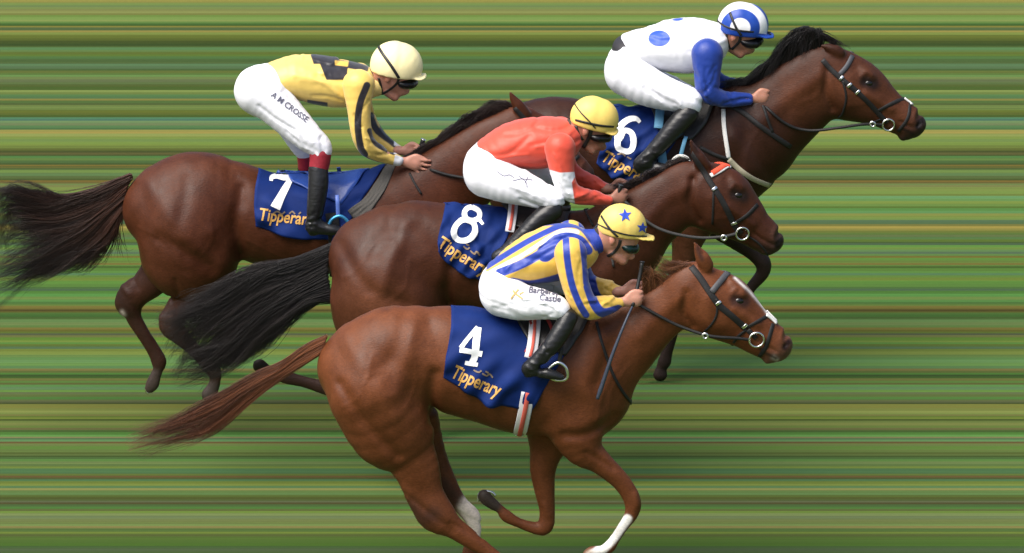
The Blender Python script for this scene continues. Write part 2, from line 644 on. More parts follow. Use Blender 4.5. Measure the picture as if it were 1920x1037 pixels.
def fold_strokes(s, pts, n, length, rad, amp, seed, ang=25):
    """creases in cloth, running roughly along a limb"""
    rg = np.random.default_rng(seed)
    a = np.array([p[:3] for p in pts], float)
    for _ in range(n):
        t = rg.uniform(0, len(a) - 1.01)
        i = int(t)
        c = a[i] + (a[i + 1] - a[i]) * (t - i)
        d = a[i + 1, :2] - a[i, :2]
        d /= np.linalg.norm(d) + 1e-6
        nrm = np.array([-d[1], d[0]])
        c0 = c[:2] + nrm * rg.uniform(-.75, .75) * c[2]
        th = math.radians(rg.uniform(-ang, ang)) + rg.choice([0, 0, math.pi / 2 if ang > 60 else 0])
        v = np.array([d[0] * math.cos(th) - d[1] * math.sin(th), d[0] * math.sin(th) + d[1] * math.cos(th)])
        L = length * rg.uniform(.6, 1.3)
        bend = nrm * rg.uniform(-.15, .15) * L
        s.bump([tuple(c0 - v * L / 2), tuple(c0 + bend), tuple(c0 + v * L / 2)], rad * rg.uniform(.8, 1.3), amp * rg.choice([-1.2, 1, -1]) * rg.uniform(.6, 1.2))
def mirror_y(vf, Y):
    v = np.array(vf[0])
    v[:, 1] = 2 * Y - v[:, 1]
    return v, [tuple(reversed(f)) for f in vf[1]]
def ring(c, r, rad, axis=(0, 1, 0), n=20, tilt=0.0):
    a = np.arange(n) / n * 2 * math.pi
    p = np.stack([c[0] + r * np.cos(a), c[1] + tilt * r * np.cos(a), c[2] + r * np.sin(a)], 1)
    return tube(p, rad, 8, closed=True)

# flat marks laid on cloth: outlines in photo pixels, cut into small triangles and pressed onto the surface
def press(name, v2, faces, tree, Y, mat, parent, off=0.0035, maxlen=7.0):
    bm = bmesh.new()
    vs = [bm.verts.new((x, y, 0)) for x, y in v2]
    for f in faces:
        try:
            bm.faces.new([vs[i] for i in f])
        except ValueError:
            pass
    bmesh.ops.triangulate(bm, faces=bm.faces[:])
    for _ in range(4):
        e = [e for e in bm.edges if e.calc_length() > maxlen]
        if not e:
            break
        bmesh.ops.subdivide_edges(bm, edges=e, cuts=1)
        bmesh.ops.triangulate(bm, faces=bm.faces[:])
    pts = [hit(tree, v.co.x, v.co.y, Y, off)[0] for v in bm.verts]
    bm.verts.index_update()
    fs = [tuple(v.index for v in f.verts) for f in bm.faces]
    bm.free()
    # face the outside
    P3 = np.array(pts)
    fa = []
    for f in fs:
        a, b, c = P3[f[0]], P3[f[1]], P3[f[2]]
        n = np.cross(b - a, c - a)
        fa.append(f if n @ cF < 0 else f[::-1])
    return mesh_obj(name, P3, fa, mat, parent, smooth=True)
def text2d(body, size, origin, angle, shear=0.0, bold=0.0, xs=1.0):
    """outline of a word in photo pixels; origin = left end of its baseline"""
    cu = bpy.data.curves.new('word', 'FONT')
    cu.body = body
    cu.size = 1.0
    cu.shear = shear
    cu.offset = bold
    cu.resolution_u = 4
    ob = bpy.data.objects.new('word', cu)
    COL.objects.link(ob)
    bpy.context.view_layer.update()
    dg = bpy.context.evaluated_depsgraph_get()
    me = bpy.data.meshes.new_from_object(ob.evaluated_get(dg))
    v = np.array([(x.co.x, x.co.y) for x in me.vertices])
    f = [tuple(p.vertices) for p in me.polygons]
    bpy.data.objects.remove(ob)
    bpy.data.curves.remove(cu)
    bpy.data.meshes.remove(me)
    v = v * size
    v[:, 0] *= xs
    a = math.radians(angle)
    x = origin[0] + v[:, 0] * math.cos(a) + v[:, 1] * math.sin(a)
    y = origin[1] + v[:, 0] * math.sin(a) - v[:, 1] * math.cos(a)
    return np.stack([x, y], 1), f
def stroke2d(pts, width, closed=False, sub=6):
    p = np.array(pts, float)
    if closed:
        p = np.vstack([p, p[:1]])
    w = np.broadcast_to(np.asarray(width, float), (len(p),))
    q = spline(np.column_stack([p, w]), sub)
    t = np.gradient(q[:, :2], axis=0)
    t /= np.linalg.norm(t, axis=1)[:, None] + 1e-9
    n = np.stack([-t[:, 1], t[:, 0]], 1) * q[:, 2:3] / 2
    v = np.concatenate([q[:, :2] + n, q[:, :2] - n])
    m = len(q)
    return v, [(i, i + 1, m + i + 1, m + i) for i in range(m - 1)]
def join2d(parts):
    V, F, o = [], [], 0
    for v, f in parts:
        V.append(v)
        F += [tuple(i + o for i in q) for q in f]
        o += len(v)
    return np.concatenate(V), F

# hair: many tapering strands between guide curves (px, py[, y])
def strands(name, Y, guides, count, mat, parent, col, tipcol, width=0.0045, seg=14, jit=6.0, lat=0.03, seed=1, lens=(0.7, 1.05), curl=3.0, ymid=0.0):
    rg = np.random.default_rng(seed)
    gs = []
    for g in guides:
        g = [(p[0], p[1], p[2] if len(p) > 2 else ymid) for p in g]
        s = spline(np.array(g, float), 8)
        u = np.linspace(0, 1, len(s))
        uu = np.linspace(0, 1, 40)
        gs.append(np.stack([np.interp(uu, u, s[:, j]) for j in range(3)], 1))
    gs = np.array(gs)
    V, Fc, C = [], [], []
    ns = 3
    ncl = max(45, int(count / 20))
    clumps = [dict(f=rg.uniform(0, max(len(gs) - 1, 1e-3)), off=rg.normal(size=2) * jit, ph=rg.uniform(0, 6.28, 3), fr=rg.uniform(2.2, 5.0), amp=rg.uniform(.4, 1.5), L=rg.uniform(*lens), b=rg.uniform(.55, 1.45), y=rg.normal()) for _ in range(ncl)]
    for i in range(count):
        cp = clumps[rg.integers(ncl)]
        stray = rg.random() < .07
        if len(gs) > 1:
            f = np.clip(cp['f'] + rg.normal() * (.45 if stray else .16), 0, len(gs) - 1.001)
            a = min(int(f), len(gs) - 2)
            base = gs[a] * (1 - (f - a)) + gs[a + 1] * (f - a)
        else:
            base = gs[0].copy()
        L = min(cp['L'] * rg.uniform(.85, 1.08), 1.0) * (rg.uniform(.6, 1) if stray else 1)
        u = np.linspace(0, L, seg)
        c = np.stack([np.interp(u, np.linspace(0, 1, 40), base[:, j]) for j in range(3)], 1)
        amp = u[:, None] ** 1.1
        ph, fr = cp['ph'] + rg.normal(size=3) * .25, cp['fr']
        o2 = cp['off'] + rg.normal(size=2) * jit * (.9 if stray else .22)
        c[:, 0] += (o2[0] + curl * cp['amp'] * np.sin(fr * u * 2.2 + ph[0])) * amp[:, 0] + rg.normal() * 1.5
        c[:, 1] += (o2[1] + 1.4 * curl * cp['amp'] * np.sin(fr * u * 2.6 + ph[1])) * amp[:, 0] + rg.normal() * 1.5
        yl = c[:, 2] + (cp['y'] * .8 + rg.normal() * .5) * lat * (0.35 + 0.65 * u) + 0.01 * np.sin(fr * u * 2 + ph[2]) * u
        p3 = np.array([P(c[k, 0], c[k, 1], Y + yl[k]) for k in range(seg)])
        w = width * rg.uniform(0.5, 1.3) * np.clip((1.05 - u / max(u[-1], 1e-6)), 0.08, 1) ** 0.7 / 2
        tan = np.gradient(p3, axis=0)
        tan /= np.linalg.norm(tan, axis=1)[:, None] + 1e-9
        n1 = np.cross(tan, [0, 1, 0.1])
        n1 /= np.linalg.norm(n1, axis=1)[:, None] + 1e-9
        n2 = np.cross(tan, n1)
        o = len(V) * seg * ns
        ang = np.arange(ns) / ns * 2 * math.pi
        ring_ = p3[:, None, :] + w[:, None, None] * (np.cos(ang)[None, :, None] * n1[:, None, :] + np.sin(ang)[None, :, None] * n2[:, None, :])
        V.append(ring_.reshape(-1, 3))
        k = np.arange(seg - 1)[:, None] * ns
        j = np.arange(ns)[None, :]
        j2 = (j + 1) % ns
        Fc.append(np.stack([o + k + j, o + k + j2, o + k + ns + j2, o + k + ns + j], -1).reshape(-1, 4))
        b = cp['b'] * rg.uniform(.8, 1.2)
        tt = np.clip(u * 1.2 + rg.normal() * 0.12, 0, 1)[:, None]
        cc = (np.array(col)[None] * (1 - tt) + np.array(tipcol)[None] * tt) * b
        C.append(np.repeat(cc, ns, 0))
    return mesh_obj(name, np.concatenate(V), np.concatenate(Fc), mat, parent, True, {'col': np.concatenate(C)})

# ------------------------------------------------------------------ the turf: streaks along the running direction
BANDS = """0:b09a50 3:9c9a50 6:7f9c58 10:7a9060 14:8a9a5a 17:8f8f58 20:a0a062 25:8a8a48 28:7a9a48 32:86a85a 37:98a860 40:6a9048 44:3f7030 47:566a28 49:a09040
51:5a7048 55:5c7045 57:b09850 60:8c9a4a 65:6f7a2a 72:5f6a24 76:47581f 82:3c5520 86:506830 88:5f9060 94:6a8a50 97:6a7a30 102:66822f 105:558048 110:4f6c3c 117:587040 119:5f8a68
124:5c7c5c 129:4a6a3a 132:6e7a38 137:62823e 140:6f9a58 144:7f9058 148:6f7a58 154:647a4a 158:5a6a30 162:4f6a28 167:567030 169:98a860 172:7a8e4a 177:5a8a58 181:558058 185:9a8a48 188:5a7a40
193:586a38 197:7a9050 203:748a48 206:6f7a28 211:66702a 215:4f6824 220:4f8f78 223:4c8078 226:7a9a70 231:7a8a68 235:5a8a5c 240:4c7a50 243:b0a058 247:b8a058 250:a0a860 256:8ca04c
260:7f9a58 266:86a04a 272:7a8a40 278:6a7030 282:4f5828 286:6a6238 290:4f5a2a 292:4f8a4c 296:6a8a48 301:4f7040 306:4a6030 309:8a7030 311:6f6a30 315:566a3a 318:7a9850 324:66885a 330:5f7040
335:50602c 338:8a6a30 341:7a6a38 344:7a9058 347:8a8a58 350:8a9a50 358:86a050 364:7a8a40 367:6fa878 372:6fa060 377:8aa04a 382:76984a 387:5f7f30 390:5c9850 396:64a068 400:9a9a50 404:8a9a48
408:7f9a50 412:5a7a60 417:587858 420:8a8040 424:c0a050 428:a09048 432:7a8038 436:66803c 440:6a7a50 444:5a8450 449:66802c 453:4f6a38 456:506a58 459:66a048 464:7a9a48 468:669060 472:5f7a68
476:66904c 480:86702c 483:66983f 488:6f8a40 493:8a7a3a 497:5f8a40 499:486a28 502:5c8a3a 508:609848 512:5a8a68 516:669040 520:7a9038 526:629a40 532:5f9040 538:4f7a40 541:4f7058 545:4f8838
550:58a050 556:7a9850 562:5a9850 566:4f8040 570:6a8a40 573:8a7a38 578:7a6a2c 580:5a4a1c 584:6a6a28 586:4f7a38 590:3f7030 594:4a6a30 598:6a9058 604:78905a 610:668a48 614:8a7838 618:6f6a24
622:667a2c 625:586050 628:7a7a48 632:66902f 638:7f9840 642:5f9a48 645:6a7a2c 648:5f7a40 650:587a60 654:7a8a38 658:8a9a48 665:6f9050 670:669858 674:6fa068 680:6fa058 686:5f9060 691:8a7a48
695:667038 699:4f8a3a 702:3a5a28 706:3f6828 709:7a7a40 714:5f8a40 718:6a6838 721:5f9a58 725:66906a 731:6fa048 735:6f7a58 739:6a7840 744:4f8a40 749:6a7048 752:66684a 755:3a4a24 757:8a8a40
761:8f8a40 765:8a8f48 770:9aa058 774:8a9a50 777:868048 780:6a8030 783:8a9a38 785:4f6024 789:7a8a48 793:8a8f50 798:6f8a40 802:7a7048 806:4a6a30 810:4f8a3a 815:66a858 819:9a8a68 821:5a7a58
824:66a070 828:7a5a38 831:7a8a50 836:66903f 842:708848 848:5a6a30 852:6f8048 854:486028 857:4f7040 860:5f9048 865:7a8f5a 870:66804a 874:7a903f 878:4f7f58 884:508058 888:6a7a38 892:7a5a38
895:5a5a30 898:4f8058 902:7a8a38 907:8a9a48 911:5a8a60 915:a09a60 919:6a8a50 924:6a9058 928:5f7030 932:586028 936:5a683a 939:6a7058 942:5a5030 945:4f7040 950:4f8a40 954:6a7040 958:7a9840
962:8a9a68 967:7a8a68 972:808a58 978:7a8a50 983:86a060 986:9a8a58 990:5a7a40 997:7a903c 1001:5f6a38 1006:5a7a30 1012:557830 1018:4f7828 1024:4a6a40 1028:586a50 1033:4f6a40"""
TURF_GAIN = 0.375
def build_ground():
    bands = [(float(a), np.array(lin(b))) for a, b in (t.split(':') for t in BANDS.split())]
    mid = np.array(lin('6a8346'))
    lum = np.array([.25, .65, .1])
    bands = [(p, (c * .74 + mid * .26 * (c @ lum) / (mid @ lum)) * ((c @ lum) / (mid @ lum)) ** -.05) for p, c in bands]
    rows = []
    for i, (py, c) in enumerate(bands):
        y2 = bands[i + 1][0] if i + 1 < len(bands) else 1038.0
        w = (y2 - py) * 0.26
        rows += [(py + w, c), (y2 - w * 0.6, c)]
    ys = [(G(960, py)[1], c) for py, c in rows]
    near, far = ys[-1][0], ys[0][0]
    span = far - near
    allr = []
    for k in range(-3, 9):                       # the same turf carries on towards the stand and beyond the frame
        for y, c in ys:
            f = y if k % 2 == 0 else near + far - y
            allr.append((f + k * span, c))
    allr += [(-180, bands[40][1]), (-45, bands[60][1]), (110, bands[20][1]), (400, bands[30][1])]
    allr.sort(key=lambda t: t[0])
    V, C = [], []
    for y, c in allr:
        for x in (-250.0, 250.0):
            V.append((x, y, 0))
            C.append(np.clip(c * TURF_GAIN * np.array([1.0, 1.01, 0.86]), 0, 1))
    n = len(allr)
    F = np.array([(2 * i, 2 * i + 1, 2 * i + 3, 2 * i + 2) for i in range(n - 1)])
    m, nt, b = mat_new('streaked_turf')
    tc = N(nt, 'ShaderNodeTexCoord')
    a = N(nt, 'ShaderNodeAttribute', attribute_name='col')
    cur = a.outputs['Color']
    def streak(scale, lo, hi, color_shift=None):
        nonlocal cur
        mp = N(nt, 'ShaderNodeMapping')
        mp.inputs['Scale'].default_value = scale
        nt.links.new(tc.outputs['Object'], mp.inputs['Vector'])
        nz = N(nt, 'ShaderNodeTexNoise')
        nz.inputs['Scale'].default_value = 1
        nz.inputs['Detail'].default_value = 3
        nz.inputs['Roughness'].default_value = 0.65
        nt.links.new(mp.outputs[0], nz.inputs['Vector'])
        mr = N(nt, 'ShaderNodeMapRange')
        mr.inputs['From Min'].default_value = 0.25
        mr.inputs['From Max'].default_value = 0.75
        mr.inputs['To Min'].default_value = lo
        mr.inputs['To Max'].default_value = hi
        mr.clamp = False
        nt.links.new(nz.outputs['Fac'], mr.inputs['Value'])
        if color_shift is None:
            mx = N(nt, 'ShaderNodeMix', data_type='RGBA', blend_type='MULTIPLY')
            mx.inputs['Factor'].default_value = 1
            nt.links.new(cur, mx.inputs[6])
            nt.links.new(mr.outputs[0], mx.inputs[7])
        else:
            mx = N(nt, 'ShaderNodeMix', data_type='RGBA', blend_type='MULTIPLY')
            mr.clamp = True
            nt.links.new(mr.outputs[0], mx.inputs['Factor'])
            nt.links.new(cur, mx.inputs[6])
            mx.inputs[7].default_value = (*color_shift, 1)
        cur = mx.outputs[2]
    streak((0.03, 55, 1), 0.80, 1.20)
    streak((14, 40, 1), 0.95, 1.05)
    streak((0.05, 38, 1), -0.7, 0.5, (1.3, 0.95, 0.8))
    streak((0.05, 31, 3), -0.9, 0.35, (0.8, 1.0, 1.35))
    streak((0.02, 165, 1), 0.56, 1.44)
    streak((0.02, 75, 5), -0.8, 0.6, (1.22, 0.96, 0.85))
    streak((60, 90, 1), 0.93, 1.07)
    nt.links.new(cur, b.inputs['Base Color'])
    b.inputs['Roughness'].default_value = 0.95
    b.inputs['Specular IOR Level'].default_value = 0.1
    g = mesh_obj('ground', V, F, m, None, False, {'col': np.array(C)})
    g['kind'] = 'structure'
    g['label'] = 'streaked green racecourse turf under the horses'
    g['category'] = 'turf'
build_ground()

# ------------------------------------------------------------------ shared materials
M = {}
M['leather'] = simple('black_leather', (0.011, 0.010, 0.010), 0.62, noise=0.4, nscale=120, bump=0.1, spec=0.35)
M['boot'] = simple('boot_leather', (0.011, 0.011, 0.012), 0.34, noise=0.35, nscale=25, bump=0.18, bscale=22, spec=0.4, stretch=(.8, 1, 2.6))
M['rubber'] = simple('grey_rein_rubber', (0.035, 0.033, 0.032), 0.7, noise=0.25)
M['steel'] = simple('bit_steel', (0.75, 0.74, 0.72), 0.25, metal=1.0, noise=0.05)
M['white_strap'] = simple('white_strap', (0.72, 0.70, 0.67), 0.6, noise=0.08)
M['beige_strap'] = simple('beige_strap', (0.38, 0.34, 0.24), 0.7, noise=0.12)
M['red_fleece'] = simple('red_fleece', (0.62, 0.07, 0.03), 0.9, noise=0.2, bump=0.4, bscale=400)
M['cloth'] = simple('saddle_cloth_blue', (0.004, 0.0185, 0.112), 0.7, noise=0.3, nscale=9, bump=0.2, bscale=14, spec=0.15)
M['number'] = simple('number_white', (0.8, 0.8, 0.8), 0.6, noise=0.03)
M['gold'] = simple('gold_print', (0.55, 0.30, 0.07), 0.6, noise=0.15)
M['gold_dim'] = simple('dull_gold_print', (0.20, 0.14, 0.09), 0.6, noise=0.2)
M['saddle'] = simple('saddle_leather', (0.018, 0.015, 0.014), 0.5, noise=0.25, bump=0.1)
M['saddle_red'] = simple('saddle_red', (0.30, 0.03, 0.025), 0.55, noise=0.15, bump=0.1)
M['saddle_blue'] = simple('saddle_blue', (0.02, 0.06, 0.28), 0.35, noise=0.2, bump=0.1)
M['pad_grey'] = simple('grey_underpad', (0.07, 0.065, 0.058), 0.9, noise=0.15, bump=0.15)
M['girth_blue'] = simple('pale_blue_web', (0.10, 0.27, 0.42), 0.7, noise=0.1)
M['girth_white'] = simple('white_web', (0.62, 0.60, 0.62), 0.8, noise=0.08)
M['girth_red'] = simple('red_web', (0.55, 0.09, 0.06), 0.8, noise=0.1)
M['eye'] = simple('eye_dark', (0.006, 0.005, 0.004), 0.2, noise=0.1)
M['breeches'] = simple('white_breeches', (0.74, 0.74, 0.79), 0.75, noise=0.03, bump=0.08, bscale=26, spec=0.3)
M['skin'] = None
M['cord'] = simple('black_cord', (0.012, 0.012, 0.012), 0.5)
M['goggles'] = simple('goggles_black', (0.006, 0.006, 0.007), 0.3, spec=0.4)
M['goggles_green'] = simple('goggles_green', (0.003, 0.018, 0.016), 0.3, spec=0.4)
M['ink'] = simple('dark_print', (0.09, 0.09, 0.13), 0.7)
M['ink_gold'] = simple('gold_embroidery', (0.55, 0.36, 0.12), 0.7)
M['star'] = simple('blue_star', (0.02, 0.06, 0.45), 0.5)
M['red_sock'] = simple('red_boot_top', (0.27, 0.012, 0.025), 0.6, noise=0.15, bump=0.2, bscale=60)
M['belt'] = simple('dark_belt', (0.02, 0.018, 0.022), 0.6)
M['whip'] = simple('whip_braid', (0.035, 0.045, 0.07), 0.5, noise=0.3, nscale=200)
M['coat'] = coat_mat('horse_coat')
M['hair'] = hair_mat('horse_hair')

# ------------------------------------------------------------------ racehorses
def paint(q, verts, Y, base, jobs):
    c = np.tile(np.array(base, float), (len(q), 1))
    for poly, rad, col, soft, *yr in jobs:
        d = seg_dist(q, poly)
        w = 1 / (1 + np.exp(np.clip((d - rad) / max(soft, 0.3) * 2.2, -30, 30)))
        if yr:
            w = w * ((verts[:, 1] - Y >= yr[0][0]) & (verts[:, 1] - Y <= yr[0][1]))
        c = c * (1 - w[:, None]) + np.array(col) * w[:, None]
    return np.clip(c, 0, 1)

def lerp_poly(poly, t):
    p = np.array(poly, float)
    s = np.concatenate([[0], np.cumsum(np.linalg.norm(np.diff(p, axis=0), axis=1))])
    s /= s[-1]
    return np.array([np.interp(t, s, p[:, 0]), np.interp(t, s, p[:, 1])])
def drape(name, Y, tree, left, right, mat, parent, off=0.008, nx=40, nt=40, thick=0.004, wr=0.013, flare=0.018, seed=0, far=True, sag=None):
    """cloth hung over a horse's back: outline given on the near side, mirrored over the spine"""
    rg = np.random.default_rng(seed)
    pos = np.zeros((nt + 1, nx + 1, 3))
    nor = np.zeros_like(pos)
    for i in range(nt + 1):
        t = i / nt
        a, b = lerp_poly(left, t), lerp_poly(right, t)
        for j in range(nx + 1):
            s = j / nx
            q = a * (1 - s) + b * s
            if sag is not None:
                q = q + np.array([0, sag(s) * t])
            pos[i, j], nor[i, j] = hit(tree, q[0], q[1], Y, 0.0)
    for _ in range(6):
        for A in (pos, nor):
            B = A.copy()
            B[1:-1] = 0.5 * A[1:-1] + 0.25 * (A[:-2] + A[2:])
            A[1:-1] = B[1:-1]
            B = A.copy()
            B[:, 1:-1] = 0.5 * A[:, 1:-1] + 0.25 * (A[:, :-2] + A[:, 2:])
            A[:, 1:-1] = B[:, 1:-1]
    nor /= np.linalg.norm(nor, axis=2)[:, :, None] + 1e-9
    S, T = np.meshgrid(np.linspace(0, 1, nx + 1), np.linspace(0, 1, nt + 1))
    w = np.zeros_like(S)
    for _ in range(6):
        f1, f2, ph = rg.uniform(1.0, 4.5), rg.choice([-1, 1]) * rg.uniform(0.8, 3.6), rg.uniform(0, 6.28)
        w += np.sin(2 * math.pi * (f1 * S + f2 * T) + ph + 0.8 * np.sin(5 * T + ph)) / 2.4
    o = off + wr * w * (0.35 + T) + flare * T ** 3 * (0.6 + 0.4 * np.sin(9 * S + seed))
    pos = pos + nor * np.maximum(o, 0.004)[:, :, None]
    grid = pos
    if far:
        m = pos.copy()
        m[:, :, 1] = 2 * Y - m[:, :, 1]
        grid = np.concatenate([m[::-1], pos])
    R, Cn = grid.shape[:2]
    V = grid.reshape(-1, 3)
    i, j = np.meshgrid(np.arange(R - 1), np.arange(Cn - 1), indexing='ij')
    F = np.stack([i * Cn + j, i * Cn + j + 1, (i + 1) * Cn + j + 1, (i + 1) * Cn + j], -1).reshape(-1, 4)
    k = len(F) * 3 // 4
    a, b, c = V[F[k, 0]], V[F[k, 1]], V[F[k, 2]]
    if np.cross(b - a, c - a)[1] > 0:
        F = F[:, ::-1]
    ob = mesh_obj(name, V, F, mat, parent)
    so = ob.modifiers.new('thickness', 'SOLIDIFY')
    so.thickness = thick
    so.offset = -1
    return ob, bvh(V, F)

def make_horse(H):
    Y = H['Y']
    base = P(H['base'], 600, Y)
    root = thing('racehorse', H['label'], 'horse', (base[0], Y, 0.0), 'racehorses galloping to the finish')
    s = Sculpt(Y, 0.0085)
    s.chain(H['torso'], k=0.02, wl=0.84, sub=4)
    s.chain(H['neck'], k=0.07, wl=0.5, sub=4)
    s.chain(H['head'], k=0.035, wl=0.6, sub=3)
    for c in H.get('extra', []):
        s.chain(c['pts'], k=c.get('k', 0.03), wl=c.get('wl', 1.0), mirror=c.get('mirror', False))
    for c in H['legs']:
        s.chain(c['pts'], k=c.get('k', 0.03), wl=c.get('wl', 0.8), y=c['y'], sub=3)
    for e in H['ears']:
        for sgn in (-1, 1):
            pts = []
            for j, (px, py, r) in enumerate(e):
                pts.append((px, py, r, 0.75, sgn * (0.045 + 0.006 * j)))
            s.chain(pts, k=0.012, sub=3)
    for b in H['bumps']:
        s.bump(b[0], b[1], b[2] * 1.25, *b[3:])
    for nx_, ny_ in [H['nostril']]:
        s.chain([(nx_ + 1, ny_ - 6, 3.5, 1.5, -.058), (nx_ - 1, ny_, 5, 1.5, -.06), (nx_ - 5, ny_ + 5, 3.5, 1.5, -.06)], k=.008, mirror=True, cut=True)
        s.bump([(nx_ - 4, ny_ - 11), (nx_ - 9, ny_ - 3), (nx_ - 9, ny_ + 6)], 4, .007)
    for vn in H.get('veins', []):
        s.bump(vn, 3.4, .0026)
    ex, ey = H['eye']
    s.bump([(ex - 11, ey - 4), (ex - 2, ey - 10), (ex + 9, ey - 5)], 4.5, .007)
    s.bump([(ex - 8, ey + 8), (ex + 6, ey + 10)], 5, -.006)
    s.bump([(ex - 14, ey - 14), (ex - 22, ey - 18)], 7, -.005)
    v, f = s.build()
    q = project(np.where(np.array([[0, 1, 0]]) * (v[:, 1:2] > Y), np.stack([v[:, 0], 2 * Y - v[:, 1], v[:, 2]], 1), v))
    qt = project(v)
    # leg paint is placed on each leg itself, the rest is the same on both sides
    col = paint(qt, v, Y, H['coat'], H['paint'])
    body = mesh_obj('body', v, f, M['coat'], root, True, {'col': col})
    tree = bvh(v, f)
    # eyes
    for sgn in (-1, 1):
        p, n = hit(tree, H['eye'][0], H['eye'][1], Y, 0)
        if sgn > 0:
            p = np.array([p[0], 2 * Y - p[1], p[2]])
            n = n * np.array([1, -1, 1])
        bm = bmesh.new()
        bmesh.ops.create_uvsphere(bm, u_segments=20, v_segments=14, radius=0.024)
        vv = np.array([x.co[:] for x in bm.verts]) * np.array([1.15, 0.8, 0.85]) + p - n * 0.0125
        ff = [tuple(x.index for x in fc.verts) for fc in bm.faces]
        bm.free()
        mesh_obj('eye', vv, ff, M['eye'], root)
    # bridle
    parts = []
    for st in H['bridle']:
        parts += strap_on(tree, Y, st[0], st[1] * 1.3, 0.0045)
    bv, bf = join(parts)
    bridle = mesh_obj('bridle', bv, bf, M['leather'], root)
    for nm, pts, w, mt, th in H.get('bridle_extra', []):
        strap_objs(nm, tree, Y, pts, w * 1.2, th, mt, bridle)
    for bx, by, ux, uy in H.get('buckles', []):
        strap_objs('buckle', tree, Y, [(bx, by), (bx + ux, by + uy)], .034, .007, M['steel'], bridle, off=.004)
    cx, cy, r = H['bit']
    p, n = hit(tree, cx, cy, Y, 0.012)
    for sgn in (-1, 1):
        c = p if sgn < 0 else np.array([p[0], 2 * Y - p[1], p[2]])
        bv, bf = ring(c, r * mpp(Y), 0.0055, tilt=-0.15 * sgn)
        mesh_obj('bit_ring', bv, bf, M['steel'], bridle)
    # reins: from the bit to the rider's hands, one each side
    pr = [np.array(P(a, b, Y + y)) for a, b, y in H['rein']]
    pr[-1] = p + np.array([-r * mpp(Y), 0, 0])
    sp = spline(np.array(pr), 8)
    qs = project(sp)
    for i in range(1, len(sp) - 3):                # the reins lie on the neck where it is in their way
        hp, hn = hit(tree, qs[i, 0], qs[i, 1], Y, .010)
        if hp[1] < sp[i, 1]:
            sp[i] = hp
    for _ in range(3):
        sp[1:-1] = .5 * sp[1:-1] + .25 * (sp[:-2] + sp[2:])
    rv = tube(sp, 0.0085, 8)
    for bv, bf in (rv, mirror_y(rv, Y)):
        mesh_obj('rein', bv, bf, M['rubber'] if H.get('rubber') else M['leather'], root)
    if 'rein_ring' in H:
        a_, b_, y_ = H['rein_ring']
        c_ = np.array(P(a_, b_, Y + y_))
        for sgn in (-1, 1):
            cc = c_ if sgn < 0 else np.array([c_[0], 2 * Y - c_[1], c_[2]])
            bv, bf = ring(cc, .014, .006, n=14)
            mesh_obj('rein_ring', bv, bf, M['steel'], bridle)
    # saddle cloth, saddle, girth
    c = H['cloth']
    cl, ctree = drape('saddle_cloth', Y, tree, c['left'], c['right'], M['cloth'], root, seed=c['seed'], sag=c.get('sag'))
    num = H['number']
    press('number', *num, ctree, Y, M['number'], cl)
    w = H['word']
    press('lettering', *text2d('Tipperary', *w), ctree, Y, M['gold'], cl, maxlen=6)
    if 'crest' in H:
        press('crest', *join2d([stroke2d(p_, 3.0) for p_ in H['crest']]), ctree, Y, M['gold_dim'], cl, maxlen=6)
    for nm, left, right, mt, off in H['saddle']:
        sd_, stree = drape(nm, Y, tree, left, right, mt, root, off=off, nx=16, nt=20, wr=0.002, flare=0.0, thick=0.012, seed=5)
    for nm, pts, w_, mt, off in H['straps']:
        strap_objs(nm, tree, Y, pts, w_, 0.006, mt, root, off)
    # stirrup irons hang on both sides
    if 'stirrup' in H:
        st = H['stirrup']
        g = np.array([P(a, b, Y + st['y']) for a, b in st['loop']])
        lv = tube(spline(np.vstack([g, g[:1]]), 6)[:-1], 0.0095, 8, closed=True)
        le = np.array([P(a, b, Y + y) for a, b, y in st['leather']])
        le = spline(le, 6)
        lt = tube(le, 0.01, 8, (np.tile([0, -1.0, 0.1], (len(le), 1)), 0.022, 0.005))
        for sgn in (-1, 1):
            a1 = lv if sgn < 0 else mirror_y(lv, Y)
            a2 = lt if sgn < 0 else mirror_y(lt, Y)
            so = mesh_obj('stirrup_leather', a2[0], a2[1], st['lmat'], root)
            mesh_obj('stirrup_iron', a1[0], a1[1], st['mat'], so)
    for g in H['hair']:
        strands(g['name'], Y, g['guides'], g['n'], M['hair'], root, g['col'], g['tip'], **g.get('kw', {}))
    for hs in H.get('shoes', []):
        g = np.array([P(a, b, Y + hs['y']) for a, b in hs['pts']])
        sv, sf = tube(spline(g, 5), hs.get('r', 0.008), 8)
        mesh_obj('horseshoe', sv, sf, M['steel'], root)
    return root, tree

HORSES = {}
exec_order = []
ch_dark = (0.020, 0.010, 0.008)

